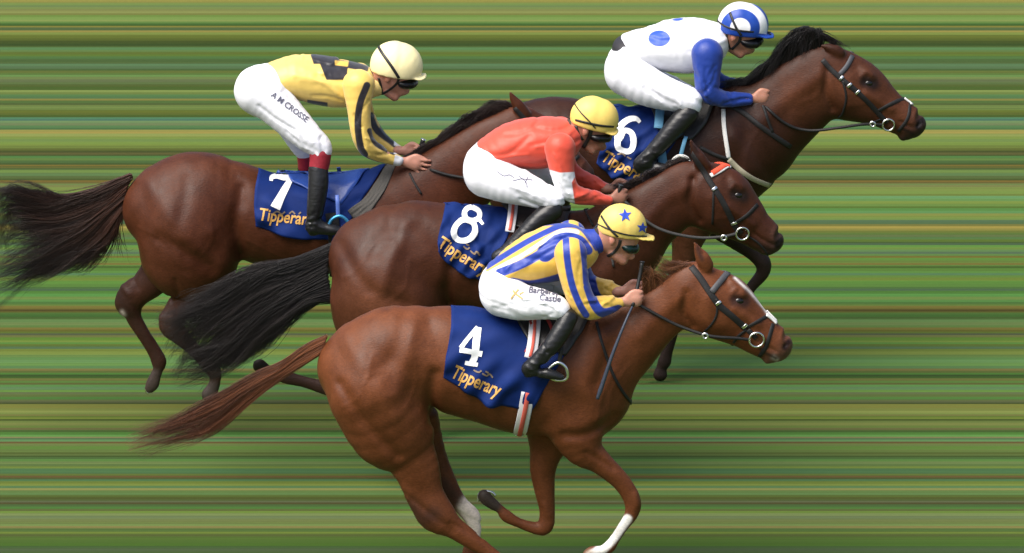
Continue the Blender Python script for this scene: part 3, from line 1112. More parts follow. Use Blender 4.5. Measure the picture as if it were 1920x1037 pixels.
# ---- nearest: chestnut, number 4
CH = (0.111, 0.0335, 0.0114)
H4 = dict(Y=0.0, base=900, label='chestnut racehorse with a white blaze, nearest of the four, wearing blue cloth number 4',
    coat=CH,
    torso=[(672, 690, 84, .86), (735, 668, 103, .86), (800, 670, 105, .84), (850, 675, 111, .82), (920, 690, 116, .82), (990, 707, 120, .8), (1060, 708, 118, .74), (1108, 735, 84, .74), (1088, 775, 66, .74)],
    neck=[(1108, 668, 98, .64), (1150, 652, 84, .6), (1210, 608, 62, .56), (1252, 578, 54, .52), (1288, 554, 52, .5)],
    head=[((1318, 492), (1292, 606), .56), ((1343, 503), (1312, 626), .6), ((1374, 521), (1340, 636), .62), ((1395, 545), (1362, 643), .6), ((1412, 566), (1385, 651), .62), ((1433, 587), (1406, 662), .66), ((1454, 607), (1428, 672), .72), ((1466, 620), (1442, 676), .8), ((1470, 628), (1452, 668), .85)],
    extra=[dict(pts=[(1470, 645, 15)], wl=1.4, k=0.02), dict(pts=[(1440, 672, 11), (1446, 672, 9)], wl=1.5, k=.015)],
    ears=[[(1326, 500, 15), (1318, 485, 15), (1309, 468, 9), (1302, 455, 3)]],
    legs=[
        dict(y=-0.12, wl=.62, k=.06, pts=[(700, 740, 92, .75), ((652, 812), (812, 790), .62), ((700, 848), (810, 816), .6), ((740, 885), (824, 872), .62), ((757, 924), (830, 915), .62), ((770, 950), (840, 938), .66), ((785, 975), (852, 955), .62), ((828, 997), (868, 978), .7), ((868, 1022), (896, 1000), .75), (925, 1042, 14, .8), (962, 1072, 17, .9), (985, 1092, 12, .9), (1003, 1106, 17, 1.1)]),
        dict(y=0.13, wl=.62, k=.06, pts=[(740, 730, 85, .75), (775, 800, 55), (808, 860, 34), (832, 908, 28), (848, 932, 23), (866, 950, 18), (884, 968, 18.5), (890, 990, 14), (888, 1010, 14), (882, 1035, 17), (880, 1050, 17)]),
        dict(y=-0.11, wl=.8, k=.05, pts=[(1075, 790, 62, .7), (1092, 838, 40), (1122, 864, 26), (1158, 896, 20), (1178, 922, 18), (1187, 946, 17), (1183, 966, 14), (1168, 988, 11), (1152, 1012, 11), (1142, 1026, 13), (1128, 1032, 10), (1112, 1036, 14), (1104, 1040, 13)]),
        dict(y=0.10, wl=.8, k=.05, pts=[(1040, 790, 62, .7), (1026, 840, 36), (1018, 880, 27), (1021, 920, 21), (1026, 958, 16), (1022, 987, 17), (1003, 990, 13), (972, 980, 10.5), (950, 968, 13), (938, 955, 9.5), (925, 946, 12), (913, 936, 14), (908, 930, 14)]),
    ],
    bumps=[([(815, 700), (808, 745), (812, 795)], 13, -0.016), ([(640, 640), (690, 690), (740, 770)], 22, 0.010), ([(700, 700), (745, 655), (760, 600)], 16, -0.008), ([(770, 620), (760, 680), (745, 730)], 18, 0.009),
           ([(640, 720), (690, 790), (745, 850)], 12, -0.012), ([(805, 615), (830, 660)], 16, -0.007), ([(1180, 600), (1150, 660), (1120, 720)], 16, -0.010), ([(1120, 640), (1100, 720), (1130, 790)], 26, 0.014),
           ([(1150, 790), (1100, 815), (1060, 815)], 12, -0.012), ([(1200, 640), (1240, 600), (1290, 560)], 16, 0.008), ([(1288, 560), (1284, 600), (1300, 625)], 8, -0.013),
           ([(1375, 545), (1390, 552), (1398, 566)], 7, 0.008), ([(1378, 590), (1420, 622)], 9, 0.009), ([(1340, 520), (1360, 545)], 9, -0.006), ([(1477, 642), (1474, 650)], 5, -0.012), ([(1455, 672), (1436, 662), (1424, 652)], 3, -0.008),
           ([(1330, 570), (1330, 610), (1350, 620)], 16, 0.007), ([(1320, 488), (1312, 470)], 5, -0.008), ([(1386, 564), (1394, 566)], 6, 0.005),
           ([(1000, 905), (1008, 950)], 5, -0.004), ([(1100, 850), (1150, 885)], 5, -0.006), ([(1178, 985), (1152, 1014)], 3.5, -0.004), ([(1000, 986), (950, 972)], 3.5, -0.004), ([(845, 985), (905, 1018)], 4, -0.005), ([(1192, 935), (1196, 955)], 6, 0.005), ([(1020, 975), (1028, 995)], 6, 0.005), ([(745, 900), (765, 935)], 8, 0.006), ([(760, 930), (800, 960), (850, 1000)], 6, -0.006),
           ([(880, 640), (880, 780)], 10, 0.003), ([(920, 640), (925, 790)], 10, 0.003), ([(960, 650), (965, 800)], 10, 0.003)],
    paint=[([(1488, 642), (1470, 668), (1440, 682)], 12, (0.10, 0.05, 0.035), 14), ([(1478, 641), (1472, 652)], 5.5, (0.012, 0.004, 0.003), 2), ([(1379, 562), (1396, 567)], 11, (0.03, 0.012, 0.008), 5),
           ([(1378, 521), (1404, 545), (1432, 577), (1438, 586)], 1.7, (0.75, 0.7, 0.66), 2), ([(1456, 674), (1450, 670)], 3, (0.5, 0.45, 0.42), 3), ([(1455, 672), (1436, 662), (1424, 652)], 2.5, (0.03, 0.015, 0.01), 2),
           ([(770, 950), (790, 975), (812, 965)], 14, (0.05, 0.02, 0.013), 14),
           ([(876, 948), (892, 972), (894, 1004)], 19, (0.66, 0.56, 0.48), 4, (0.02, 0.3)), ([(830, 910), (850, 935)], 16, (0.05, 0.02, 0.012), 8, (0.02, 0.3)),
           ([(1176, 975), (1150, 1008), (1128, 1030), (1105, 1045)], 10, (0.78, 0.74, 0.7), 1.5, (-0.3, -0.02)), ([(1190, 975), (1170, 1005)], 4, CH, 3, (-0.3, -0.02)),
           ([(925, 946), (905, 926)], 16, (0.035, 0.025, 0.02), 4, (0.02, 0.3)), ([(1008, 1100), (1003, 1112)], 20, (0.05, 0.04, 0.03), 6, (-0.3, -0.02)),
           ([(1316, 486), (1307, 466)], 4, (0.04, 0.015, 0.01), 3), ([(1105, 1040)], 8, (0.3, 0.22, 0.15), 5, (-0.3, -.02))],
    eye=(1386, 564), nostril=(1476, 646), veins=[[(640, 760), (670, 740), (690, 700), (720, 690)], [(690, 700), (700, 660)], [(760, 760), (780, 720), (778, 680)], [(1150, 700), (1130, 740), (1120, 790)], [(1405, 590), (1420, 600), (1440, 625)], [(1350, 600), (1375, 605), (1395, 600)], [(840, 720), (880, 745), (930, 752), (985, 775)], [(720, 850), (750, 890), (770, 930)], [(1110, 845), (1140, 870), (1165, 900)], [(1185, 690), (1150, 730), (1140, 780)]],
    bridle=[([(1296, 500), (1312, 520), (1330, 547), (1348, 572), (1372, 592), (1398, 615)], .026), ([(1343, 560), (1344, 588), (1334, 608), (1318, 624)], .009), ([(1399, 614), (1420, 603), (1440, 591)], .014),
            ([(1449, 607), (1442, 632), (1436, 650), (1424, 668)], .016), ([(1400, 618), (1384, 630), (1372, 648)], .012), ([(1402, 618), (1418, 634)], .02)],
    bridle_extra=[('browband', [(1334, 548), (1350, 528), (1367, 508)], .026, simple('grey_browband', (.05, .05, .055), .6), .008), ('noseband_studs', [(1436, 590), (1446, 598), (1455, 607)], .018, M['white_strap'], .009)],
    bit=(1418, 635, 15), rein_ring=(1322, 630, -.125), buckles=[(1345, 566, 3, 4), (1394, 609, 4, 4)], rein=[(1192, 568, -.09), (1235, 592, -.095), (1275, 612, -.1), (1330, 630, -.12), (1380, 634, -.1), (1405, 636, -.08)],
    cloth=dict(left=[(846, 562), (846, 616), (838, 662), (832, 708)], right=[(1092, 592), (1062, 660), (1020, 730), (998, 768)], seed=3, sag=lambda s: 14 * math.sin(math.pi * s)),
    number=join2d([stroke2d([(897, 614), (893, 640), (890, 668), (884, 682)], [12, 14, 13, 12]), stroke2d([(896, 614), (880, 632), (864, 653)], [9, 8, 8]), stroke2d([(862, 656), (880, 659), (904, 664)], [10, 9, 11]), stroke2d([(872, 680), (882, 682), (896, 684)], [8, 8, 8])]),
    word=(36, (844, 706), 23, 0.1, 0.02, 0.68),
    crest=[[(888, 694), (897, 698), (903, 695)], [(904, 700), (912, 704), (918, 701), (924, 708)], [(910, 696), (916, 699)]],
    saddle=[('saddle', [(962, 588), (972, 612), (990, 640)], [(1108, 590), (1095, 620), (1060, 668)], M['saddle'], .022)],
    straps=[('surcingle', [(1004, 592), (1002, 620), (998, 650), (992, 674)], .06, M['girth_white'], .036), ('surcingle_stripe', [(1004, 594), (1002, 620), (998, 650), (992, 672)], .016, M['girth_red'], .043), ('saddle_trim', [(988, 594), (994, 616), (998, 640), (984, 664)], .018, M['saddle_red'], .034), ('saddle_trim', [(1014, 596), (1030, 612), (1036, 628)], .018, M['saddle_red'], .034), ('girth', [(990, 735), (984, 770), (976, 806), (970, 838)], .07, M['girth_white'], .006), ('girth_stripe', [(990, 735), (984, 770), (976, 806), (970, 838)], .024, M['girth_red'], .013),
            ('neck_strap', [(1118, 604), (1130, 650), (1150, 705), (1172, 742), (1186, 758)], .016, M['leather'], .003)],
    stirrup=dict(y=-.30, loop=[(1024, 703), (1030, 690), (1046, 680), (1060, 688), (1064, 704), (1058, 712), (1040, 712)], leather=[(1050, 642, -.27), (1052, 656, -.29), (1048, 681, -.3)], mat=M['steel'], lmat=M['leather']),
    shoes=[dict(y=.10, pts=[(897, 940), (898, 927), (908, 921), (922, 923), (929, 930)], r=.007)],
    hair=[dict(name='tail', n=1500, col=(.22, .07, .022), tip=(.12, .038, .016), guides=[[(612, 630), (575, 648), (530, 682), (475, 706), (400, 748), (320, 790), (252, 806)], [(606, 648), (566, 668), (524, 698), (470, 730), (395, 782), (310, 814), (245, 838)], [(598, 664), (560, 688), (520, 712), (468, 752), (400, 808), (330, 834), (258, 852)]], kw=dict(lat=.016, jit=6, width=.003, curl=5)),
          dict(name='mane', n=1100, col=(.13, .045, .018), tip=(.22, .09, .04), guides=[[(1206, 556), (1206, 530), (1212, 505)], [(1230, 542), (1220, 518), (1208, 504)], [(1258, 526), (1240, 508), (1215, 498)], [(1285, 508), (1262, 498), (1232, 494)], [(1300, 498), (1280, 490), (1255, 490)], [(1298, 500), (1285, 512), (1240, 540)], [(1275, 516), (1250, 530), (1215, 556)]], kw=dict(lat=.02, jit=5, width=.003, seg=9, ymid=-.015))],
)

# ---- second lane: bay, number 8
BAY = (0.048, 0.0138, 0.0056)
H8 = dict(Y=2.0, base=860, label='bay racehorse with a red and white browband, black tail, wearing blue cloth number 8',
    coat=BAY,
    torso=[(696, 482, 87, .86), (760, 470, 102, .86), (830, 478, 106, .83), (910, 490, 113, .82), (1000, 500, 117, .8), (1070, 500, 114, .74), (1120, 515, 96, .7), (1132, 540, 70, .74)],
    neck=[((1112, 388), (1192, 540), .6), ((1176, 357), (1228, 478), .56), ((1222, 333), (1262, 444), .5), ((1266, 311), (1288, 412), .5)],
    head=[((1296, 302), (1290, 398), .56), ((1325, 304), (1312, 424), .58), ((1358, 312), (1334, 436), .58), ((1380, 338), (1358, 444), .58), ((1399, 364), (1382, 452), .6), ((1416, 388), (1402, 460), .64), ((1438, 410), (1424, 472), .7), ((1452, 430), (1438, 474), .8)],
    extra=[dict(pts=[(1455, 450, 14)], wl=1.4, k=.02), dict(pts=[(1434, 468, 11), (1442, 470, 9)], wl=1.5, k=.015)],
    ears=[[(1320, 312, 15), (1310, 296, 14), (1302, 278, 9), (1295, 263, 3)]],
    legs=[
        dict(y=-0.12, wl=.62, k=.06, pts=[(720, 530, 100, .75), ((622, 565), (838, 590), .62), (735, 650, 62), (720, 710, 38), (705, 765, 26), (722, 810, 17), (745, 850, 14), (765, 880, 16), (780, 900, 18, 1.1)]),
        dict(y=0.13, wl=.62, k=.06, pts=[(740, 540, 90, .75), (715, 620, 60), (680, 690, 32), (648, 730, 24), (615, 728, 16), (570, 716, 12), (538, 708, 14), (515, 702, 10), (498, 692, 12), (487, 686, 15)]),
        dict(y=-0.1, wl=.8, k=.05, pts=[(1095, 560, 60, .7), (1110, 610, 34), (1135, 660, 22), (1150, 690, 17), (1130, 720, 12), (1105, 745, 12), (1090, 760, 14)]),
        dict(y=0.1, wl=.8, k=.05, pts=[(1110, 560, 60, .7), (1125, 600, 30), (1150, 640, 20), (1160, 665, 16), (1140, 690, 12), (1115, 715, 12), (1100, 730, 14)]),
    ],
    bumps=[([(845, 500), (838, 540), (842, 570)], 12, -0.014), ([(700, 470), (730, 430), (745, 400)], 16, -0.010), ([(760, 430), (735, 480), (715, 540)], 16, 0.010), ([(640, 470), (690, 530), (760, 560)], 14, -0.010),
           ([(745, 440), (790, 430), (825, 460)], 14, -0.008), ([(800, 480), (830, 520)], 20, 0.008), ([(1180, 400), (1150, 450), (1120, 500)], 16, -0.01), ([(1200, 440), (1245, 390), (1290, 360)], 14, 0.007),
           ([(1300, 350), (1294, 392), (1312, 425)], 8, -0.014), ([(1320, 330), (1300, 348)], 7, -0.006), ([(1374, 350), (1386, 354), (1394, 366)], 7, 0.008), ([(1368, 398), (1412, 434)], 9, 0.009), ([(1462, 452), (1459, 460)], 5, -0.012), ([(1452, 474), (1430, 462), (1415, 450)], 3, -0.008),
           ([(1335, 380), (1340, 425)], 16, 0.007), ([(1312, 298), (1303, 280)], 5, -0.008)],
    paint=[([(1468, 440), (1458, 470), (1432, 480)], 14, (0.035, 0.02, 0.016), 18), ([(1463, 450), (1457, 461)], 5.5, (0.005, 0.003, 0.002), 2), ([(1378, 364), (1393, 369)], 11, (0.014, 0.007, 0.005), 5),
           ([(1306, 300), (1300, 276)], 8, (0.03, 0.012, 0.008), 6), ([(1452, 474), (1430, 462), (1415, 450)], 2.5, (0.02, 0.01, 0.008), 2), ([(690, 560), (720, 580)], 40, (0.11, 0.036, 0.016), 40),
           ([(500, 694), (484, 684)], 14, (0.02, 0.014, 0.012), 5, (.02, .3)), ([(640, 735), (540, 708)], 22, (0.03, 0.014, 0.01), 10, (.02, .3))],
    eye=(1384, 366), nostril=(1461, 456), veins=[[(640, 520), (670, 500), (700, 460), (740, 450)], [(720, 560), (760, 530), (770, 480)], [(1400, 410), (1420, 420), (1438, 440)], [(1340, 420), (1365, 418)], [(1150, 500), (1190, 470), (1230, 440)]],
    bridle=[([(1290, 272), (1300, 292), (1316, 316), (1334, 346), (1350, 370), (1364, 395), (1378, 425), (1390, 437)], .024), ([(1338, 352), (1337, 385), (1336, 420)], .009), ([(1378, 418), (1400, 404), (1420, 383)], .016), ([(1398, 440), (1418, 452), (1432, 466), (1440, 478)], .008), ([(1382, 434), (1360, 446), (1345, 452)], .01)],
    bridle_extra=[('browband', [(1332, 330), (1354, 319), (1375, 303)], .02, M['white_strap'], .011), ('browband_fleece', [(1335, 326), (1355, 314), (1374, 300)], .026, M['red_fleece'], .014)],
    bit=(1392, 436, 13), rein_ring=(1357, 446, -.12), buckles=[(1338, 352, 3, 4), (1375, 416, 2, 4)], rein=[(1170, 376, -.1), (1215, 417, -.12), (1255, 436, -.13), (1310, 446, -.12), (1355, 444, -.1), (1380, 437, -.08)], rubber=True,
    cloth=dict(left=[(838, 366), (829, 416), (821, 446), (819, 474)], right=[(975, 392), (958, 430), (930, 490), (908, 526)], seed=8, sag=lambda s: 10 * math.sin(math.pi * s)),
    number=join2d([stroke2d([(885, 389), (897, 396), (899, 407), (888, 414), (874, 410), (871, 399), (877, 391)], 9.5, True), stroke2d([(874, 412), (888, 420), (890, 436), (879, 449), (861, 451), (851, 440), (854, 425), (865, 414)], 10.5, True), stroke2d([(896, 408), (906, 421)], [9, 5])]),
    word=(34, (817, 462), 31, 0.1, 0.018, 0.78),
    crest=[[(868, 462), (876, 467), (881, 464)], [(882, 470), (890, 476), (894, 472), (899, 479)], [(874, 458), (880, 460)]],
    saddle=[('saddle', [(940, 388), (955, 400), (962, 425)], [(1070, 395), (1060, 425), (1040, 455)], M['saddle'], .022)],
    straps=[('surcingle', [(962, 390), (960, 412), (955, 440)], .05, M['girth_white'], .036), ('surcingle_stripe', [(962, 390), (960, 412), (955, 438)], .016, M['girth_red'], .043), ('martingale', [(1096, 392), (1103, 408), (1112, 424)], .012, M['leather'], .003), ('neck_strap', [(1150, 430), (1146, 470), (1150, 500)], .012, M['rubber'], .003)],
    stirrup=dict(y=-.30, loop=[(956, 484), (962, 470), (976, 465), (988, 474), (990, 490), (980, 497), (965, 495)], leather=[(992, 436, -.27), (986, 446, -.29), (977, 466, -.3)], mat=M['steel'], lmat=M['leather']),
    hair=[dict(name='tail', n=4800, col=(.010, .007, .007), tip=(.022, .015, .014), guides=[[(622, 458), (548, 488), (474, 508), (400, 545), (345, 572), (298, 584)], [(616, 475), (545, 508), (476, 530), (410, 572), (355, 625), (330, 660)], [(612, 500), (552, 532), (500, 556), (440, 606), (370, 662), (325, 694)], [(614, 525), (562, 552), (515, 584), (455, 636), (395, 680), (335, 700)], [(618, 550), (572, 562), (532, 598), (480, 640), (420, 678), (360, 694)], [(626, 566), (590, 566), (560, 580), (520, 612), (480, 636), (450, 650)]], kw=dict(lat=.03, jit=11, width=.0034, curl=13)),
          dict(name='mane', n=700, col=(.016, .009, .008), tip=(.03, .016, .012), guides=[[(1172, 362), (1160, 352), (1142, 350)], [(1200, 346), (1190, 338), (1172, 342)], [(1235, 328), (1222, 322), (1205, 332)], [(1265, 313), (1252, 308), (1235, 320)], [(1292, 300), (1280, 296), (1262, 306)]], kw=dict(lat=.016, jit=3, width=.004, seg=8))],
)

# ---- third lane: brown, number 7
BRN = (0.061, 0.0172, 0.0068)
H7 = dict(Y=2.92, base=560, label='brown racehorse placed farthest back, with a long dark streaming tail and cloth number 7',
    coat=BRN,
    torso=[(305, 392, 82, .86), (361, 378, 102, .86), (430, 385, 92, .84), (500, 411, 95, .86), (580, 421, 99, .84), (660, 420, 102, .8), (730, 408, 102, .74), (785, 425, 82, .72), (795, 450, 66, .72)],
    neck=[((735, 308), (835, 490), .6), ((790, 288), (850, 440), .56), ((846, 255), (905, 385), .52), ((900, 225), (950, 345), .5), ((950, 205), (985, 310), .5)],
    head=[((975, 200), (975, 300), .56), ((1000, 212), (992, 318), .58), ((1030, 235), (1014, 332), .6), ((1055, 262), (1036, 340), .62), ((1078, 285), (1060, 345), .66), ((1098, 305), (1080, 352), .75)],
    extra=[dict(pts=[(1098, 330, 13)], wl=1.4, k=.02)],
    ears=[[(982, 215, 15), (973, 200, 13), (963, 186, 8), (956, 173, 3)]],
    legs=[
        dict(y=-0.12, wl=.62, k=.06, pts=[(350, 430, 92, .75), ((262, 465), (449, 478), .62), ((300, 502), (436, 500), .6), ((324, 524), (419, 526), .6), ((322, 548), (388, 560), .64), ((308, 580), (356, 586), .68), ((297, 606), (346, 610), .64), (336, 628, 20), (362, 654, 14.5), (384, 677, 14.5), (398, 692, 16.5), (404, 708, 12), (400, 725, 13), (392, 740, 16)]),
        dict(y=0.13, wl=.62, k=.06, pts=[(345, 440, 82, .75), ((268, 484), (340, 520), .62), ((252, 516), (306, 546), .64), ((230, 538), (284, 556), .66), ((215, 562), (268, 572), .62), ((231, 588), (266, 580), .7), (254, 600, 17), (273, 632, 14.5), (290, 660, 14.5), (298, 678, 16), (297, 692, 11), (291, 706, 12), (286, 720, 14), (281, 728, 11)]),
        dict(y=-0.1, wl=.8, k=.05, pts=[(780, 480, 60, .7), (795, 550, 34), (802, 610, 22), (804, 660, 18), (802, 720, 12), (798, 775, 14), (804, 800, 11), (810, 825, 16)]),
        dict(y=0.1, wl=.8, k=.05, pts=[(790, 480, 60, .7), (820, 530, 32), (865, 575, 21), (895, 605, 17), (878, 650, 12), (862, 690, 13), (850, 705, 15)]),
    ],
    bumps=[([(452, 360), (442, 420), (450, 480)], 12, -0.014), ([(270, 345), (320, 400), (370, 455)], 20, 0.008), ([(300, 440), (360, 470), (400, 500)], 14, -0.010), ([(350, 340), (345, 380), (330, 420)], 16, -0.008), ([(400, 430), (430, 460), (410, 500)], 18, 0.008),
           ([(430, 330), (455, 380)], 16, -0.007), ([(690, 340), (740, 400), (760, 460)], 16, -0.008), ([(296, 600), (330, 600)], 7, 0.005), ([(222, 565), (240, 580)], 6, 0.006), ([(248, 600), (284, 660)], 3.5, -0.005), ([(340, 640), (384, 684)], 3.5, -0.004), ([(330, 520), (340, 580)], 6, -0.006), ([(260, 520), (236, 550)], 5, -0.005), ([(320, 560), (330, 590)], 5, -0.006), ([(245, 548), (255, 568)], 5, -0.006)],
    paint=[([(303, 590), (322, 622), (360, 655), (398, 690), (392, 740)], 22, (0.030, 0.014, 0.010), 16, (-.3, -.02)), ([(226, 560), (252, 600), (290, 660), (295, 700)], 20, (0.030, 0.013, 0.009), 16, (.02, .3)), ([(255, 500), (290, 540)], 40, (0.055, 0.02, 0.012), 30, (.02, .3)),
           ([(292, 705), (278, 735)], 14, (0.045, 0.032, 0.026), 5, (.02, .3)), ([(229, 585), (232, 590)], 3, (0.5, 0.42, 0.36), 3, (.02, .3)), ([(400, 730), (388, 745)], 15, (0.04, 0.03, 0.025), 5, (-.3, -.02)), ([(1105, 325), (1085, 350)], 14, (0.02, 0.012, 0.01), 12)],
    eye=(1030, 268), nostril=(1100, 332), veins=[[(260, 430), (300, 440), (340, 470)], [(380, 470), (400, 440), (395, 400)], [(330, 500), (360, 520), (370, 550)], [(460, 450), (520, 480), (560, 500)]],
    bridle=[([(965, 202), (985, 225), (1010, 260), (1040, 295), (1062, 318)], .022), ([(1062, 315), (1085, 292)], .014)],
    bridle_extra=[('browband', [(1004, 238), (1018, 226), (1028, 236)], .02, M['leather'], .007)],
    bit=(1066, 326, 12), rein=[(806, 318, -.09), (840, 328, -.12), (890, 336, -.14), (960, 340, -.13), (1020, 334, -.1), (1055, 327, -.08)],
    cloth=dict(left=[(488, 306), (478, 350), (476, 385), (480, 424)], right=[(724, 312), (700, 345), (672, 385), (640, 448)], seed=12, sag=lambda s: 10 * math.sin(math.pi * s)),
    number=stroke2d([(508, 334), (512, 330), (524, 332), (546, 334)], [10, 10, 10, 10]) if False else join2d([stroke2d([(508, 340), (510, 333), (520, 331), (534, 334), (549, 332)], [6, 9, 10, 11, 9]), stroke2d([(547, 333), (536, 352), (526, 370), (516, 390)], [9, 13, 15, 19])]),
    word=(32, (484, 412), 6, 0.12, 0.018, 0.8),
    crest=[[(512, 400), (520, 396), (528, 401), (534, 397)], [(542, 401), (548, 397), (553, 402)], [(560, 402), (564, 398)]],
    saddle=[('saddle', [(520, 316), (535, 325), (548, 345)], [(690, 308), (672, 345), (640, 385)], M['saddle_blue'], .022), ('under_pad', [(724, 310), (712, 332), (685, 372), (652, 396)], [(742, 312), (728, 345), (704, 386), (672, 420)], M['pad_grey'], .010)],
    straps=[('girth', [(622, 400), (628, 450), (630, 510)], .07, M['leather'], .024), ('martingale', [(768, 325), (778, 345), (790, 364)], .012, M['leather'], .003)],
    stirrup=dict(y=-.31, loop=[(614, 428), (622, 412), (636, 405), (648, 411), (655, 424), (640, 434), (625, 436)], leather=[(632, 366, -.28), (633, 380, -.30), (634, 406, -.31)], mat=simple('blue_iron', (.06, .30, .55), .3, metal=.6), lmat=simple('blue_leather', (.07, .13, .42), .45)),
    shoes=[dict(y=.13, pts=[(286, 702), (278, 718), (274, 732), (278, 738)], r=.008)],
    hair=[dict(name='tail', n=5000, col=(.070, .023, .011), tip=(.016, .010, .008), guides=[[(244, 328), (205, 346), (165, 366), (110, 376), (60, 362), (15, 356), (0, 380)], [(246, 332), (200, 352), (160, 368), (100, 380), (50, 366), (8, 362), (-4, 392)], [(240, 342), (195, 372), (150, 390), (90, 404), (35, 396), (4, 420), (20, 455)], [(236, 355), (195, 388), (150, 414), (90, 432), (30, 438), (-15, 468)], [(233, 370), (190, 405), (150, 438), (100, 468), (40, 498), (-30, 535)], [(230, 380), (195, 415), (160, 452), (110, 484), (50, 512), (-30, 548)], [(230, 392), (205, 425), (185, 455), (150, 485), (110, 502), (60, 515)], [(228, 395), (215, 432), (198, 462), (175, 482), (130, 500)]], kw=dict(lat=.03, jit=10, width=.0034, curl=8)),
          dict(name='tail_wisps', n=60, col=(.05, .018, .01), tip=(.03, .014, .01), guides=[[(232, 385), (215, 430), (200, 465), (170, 500), (150, 505)], [(234, 395), (225, 435), (240, 465), (258, 478)]], kw=dict(lat=.03, jit=10, width=.004)),
          dict(name='mane', n=1500, col=(.020, .011, .009), tip=(.028, .014, .010), guides=[[(775, 300), (755, 300), (735, 312)], [(800, 288), (782, 286), (758, 302)], [(835, 266), (815, 262), (790, 288)], [(870, 244), (850, 238), (824, 266)], [(905, 224), (885, 214), (858, 242)], [(940, 208), (922, 196), (895, 222)], [(965, 202), (950, 192), (930, 208)]], kw=dict(lat=.02, jit=5, width=.0045, seg=9))],
)

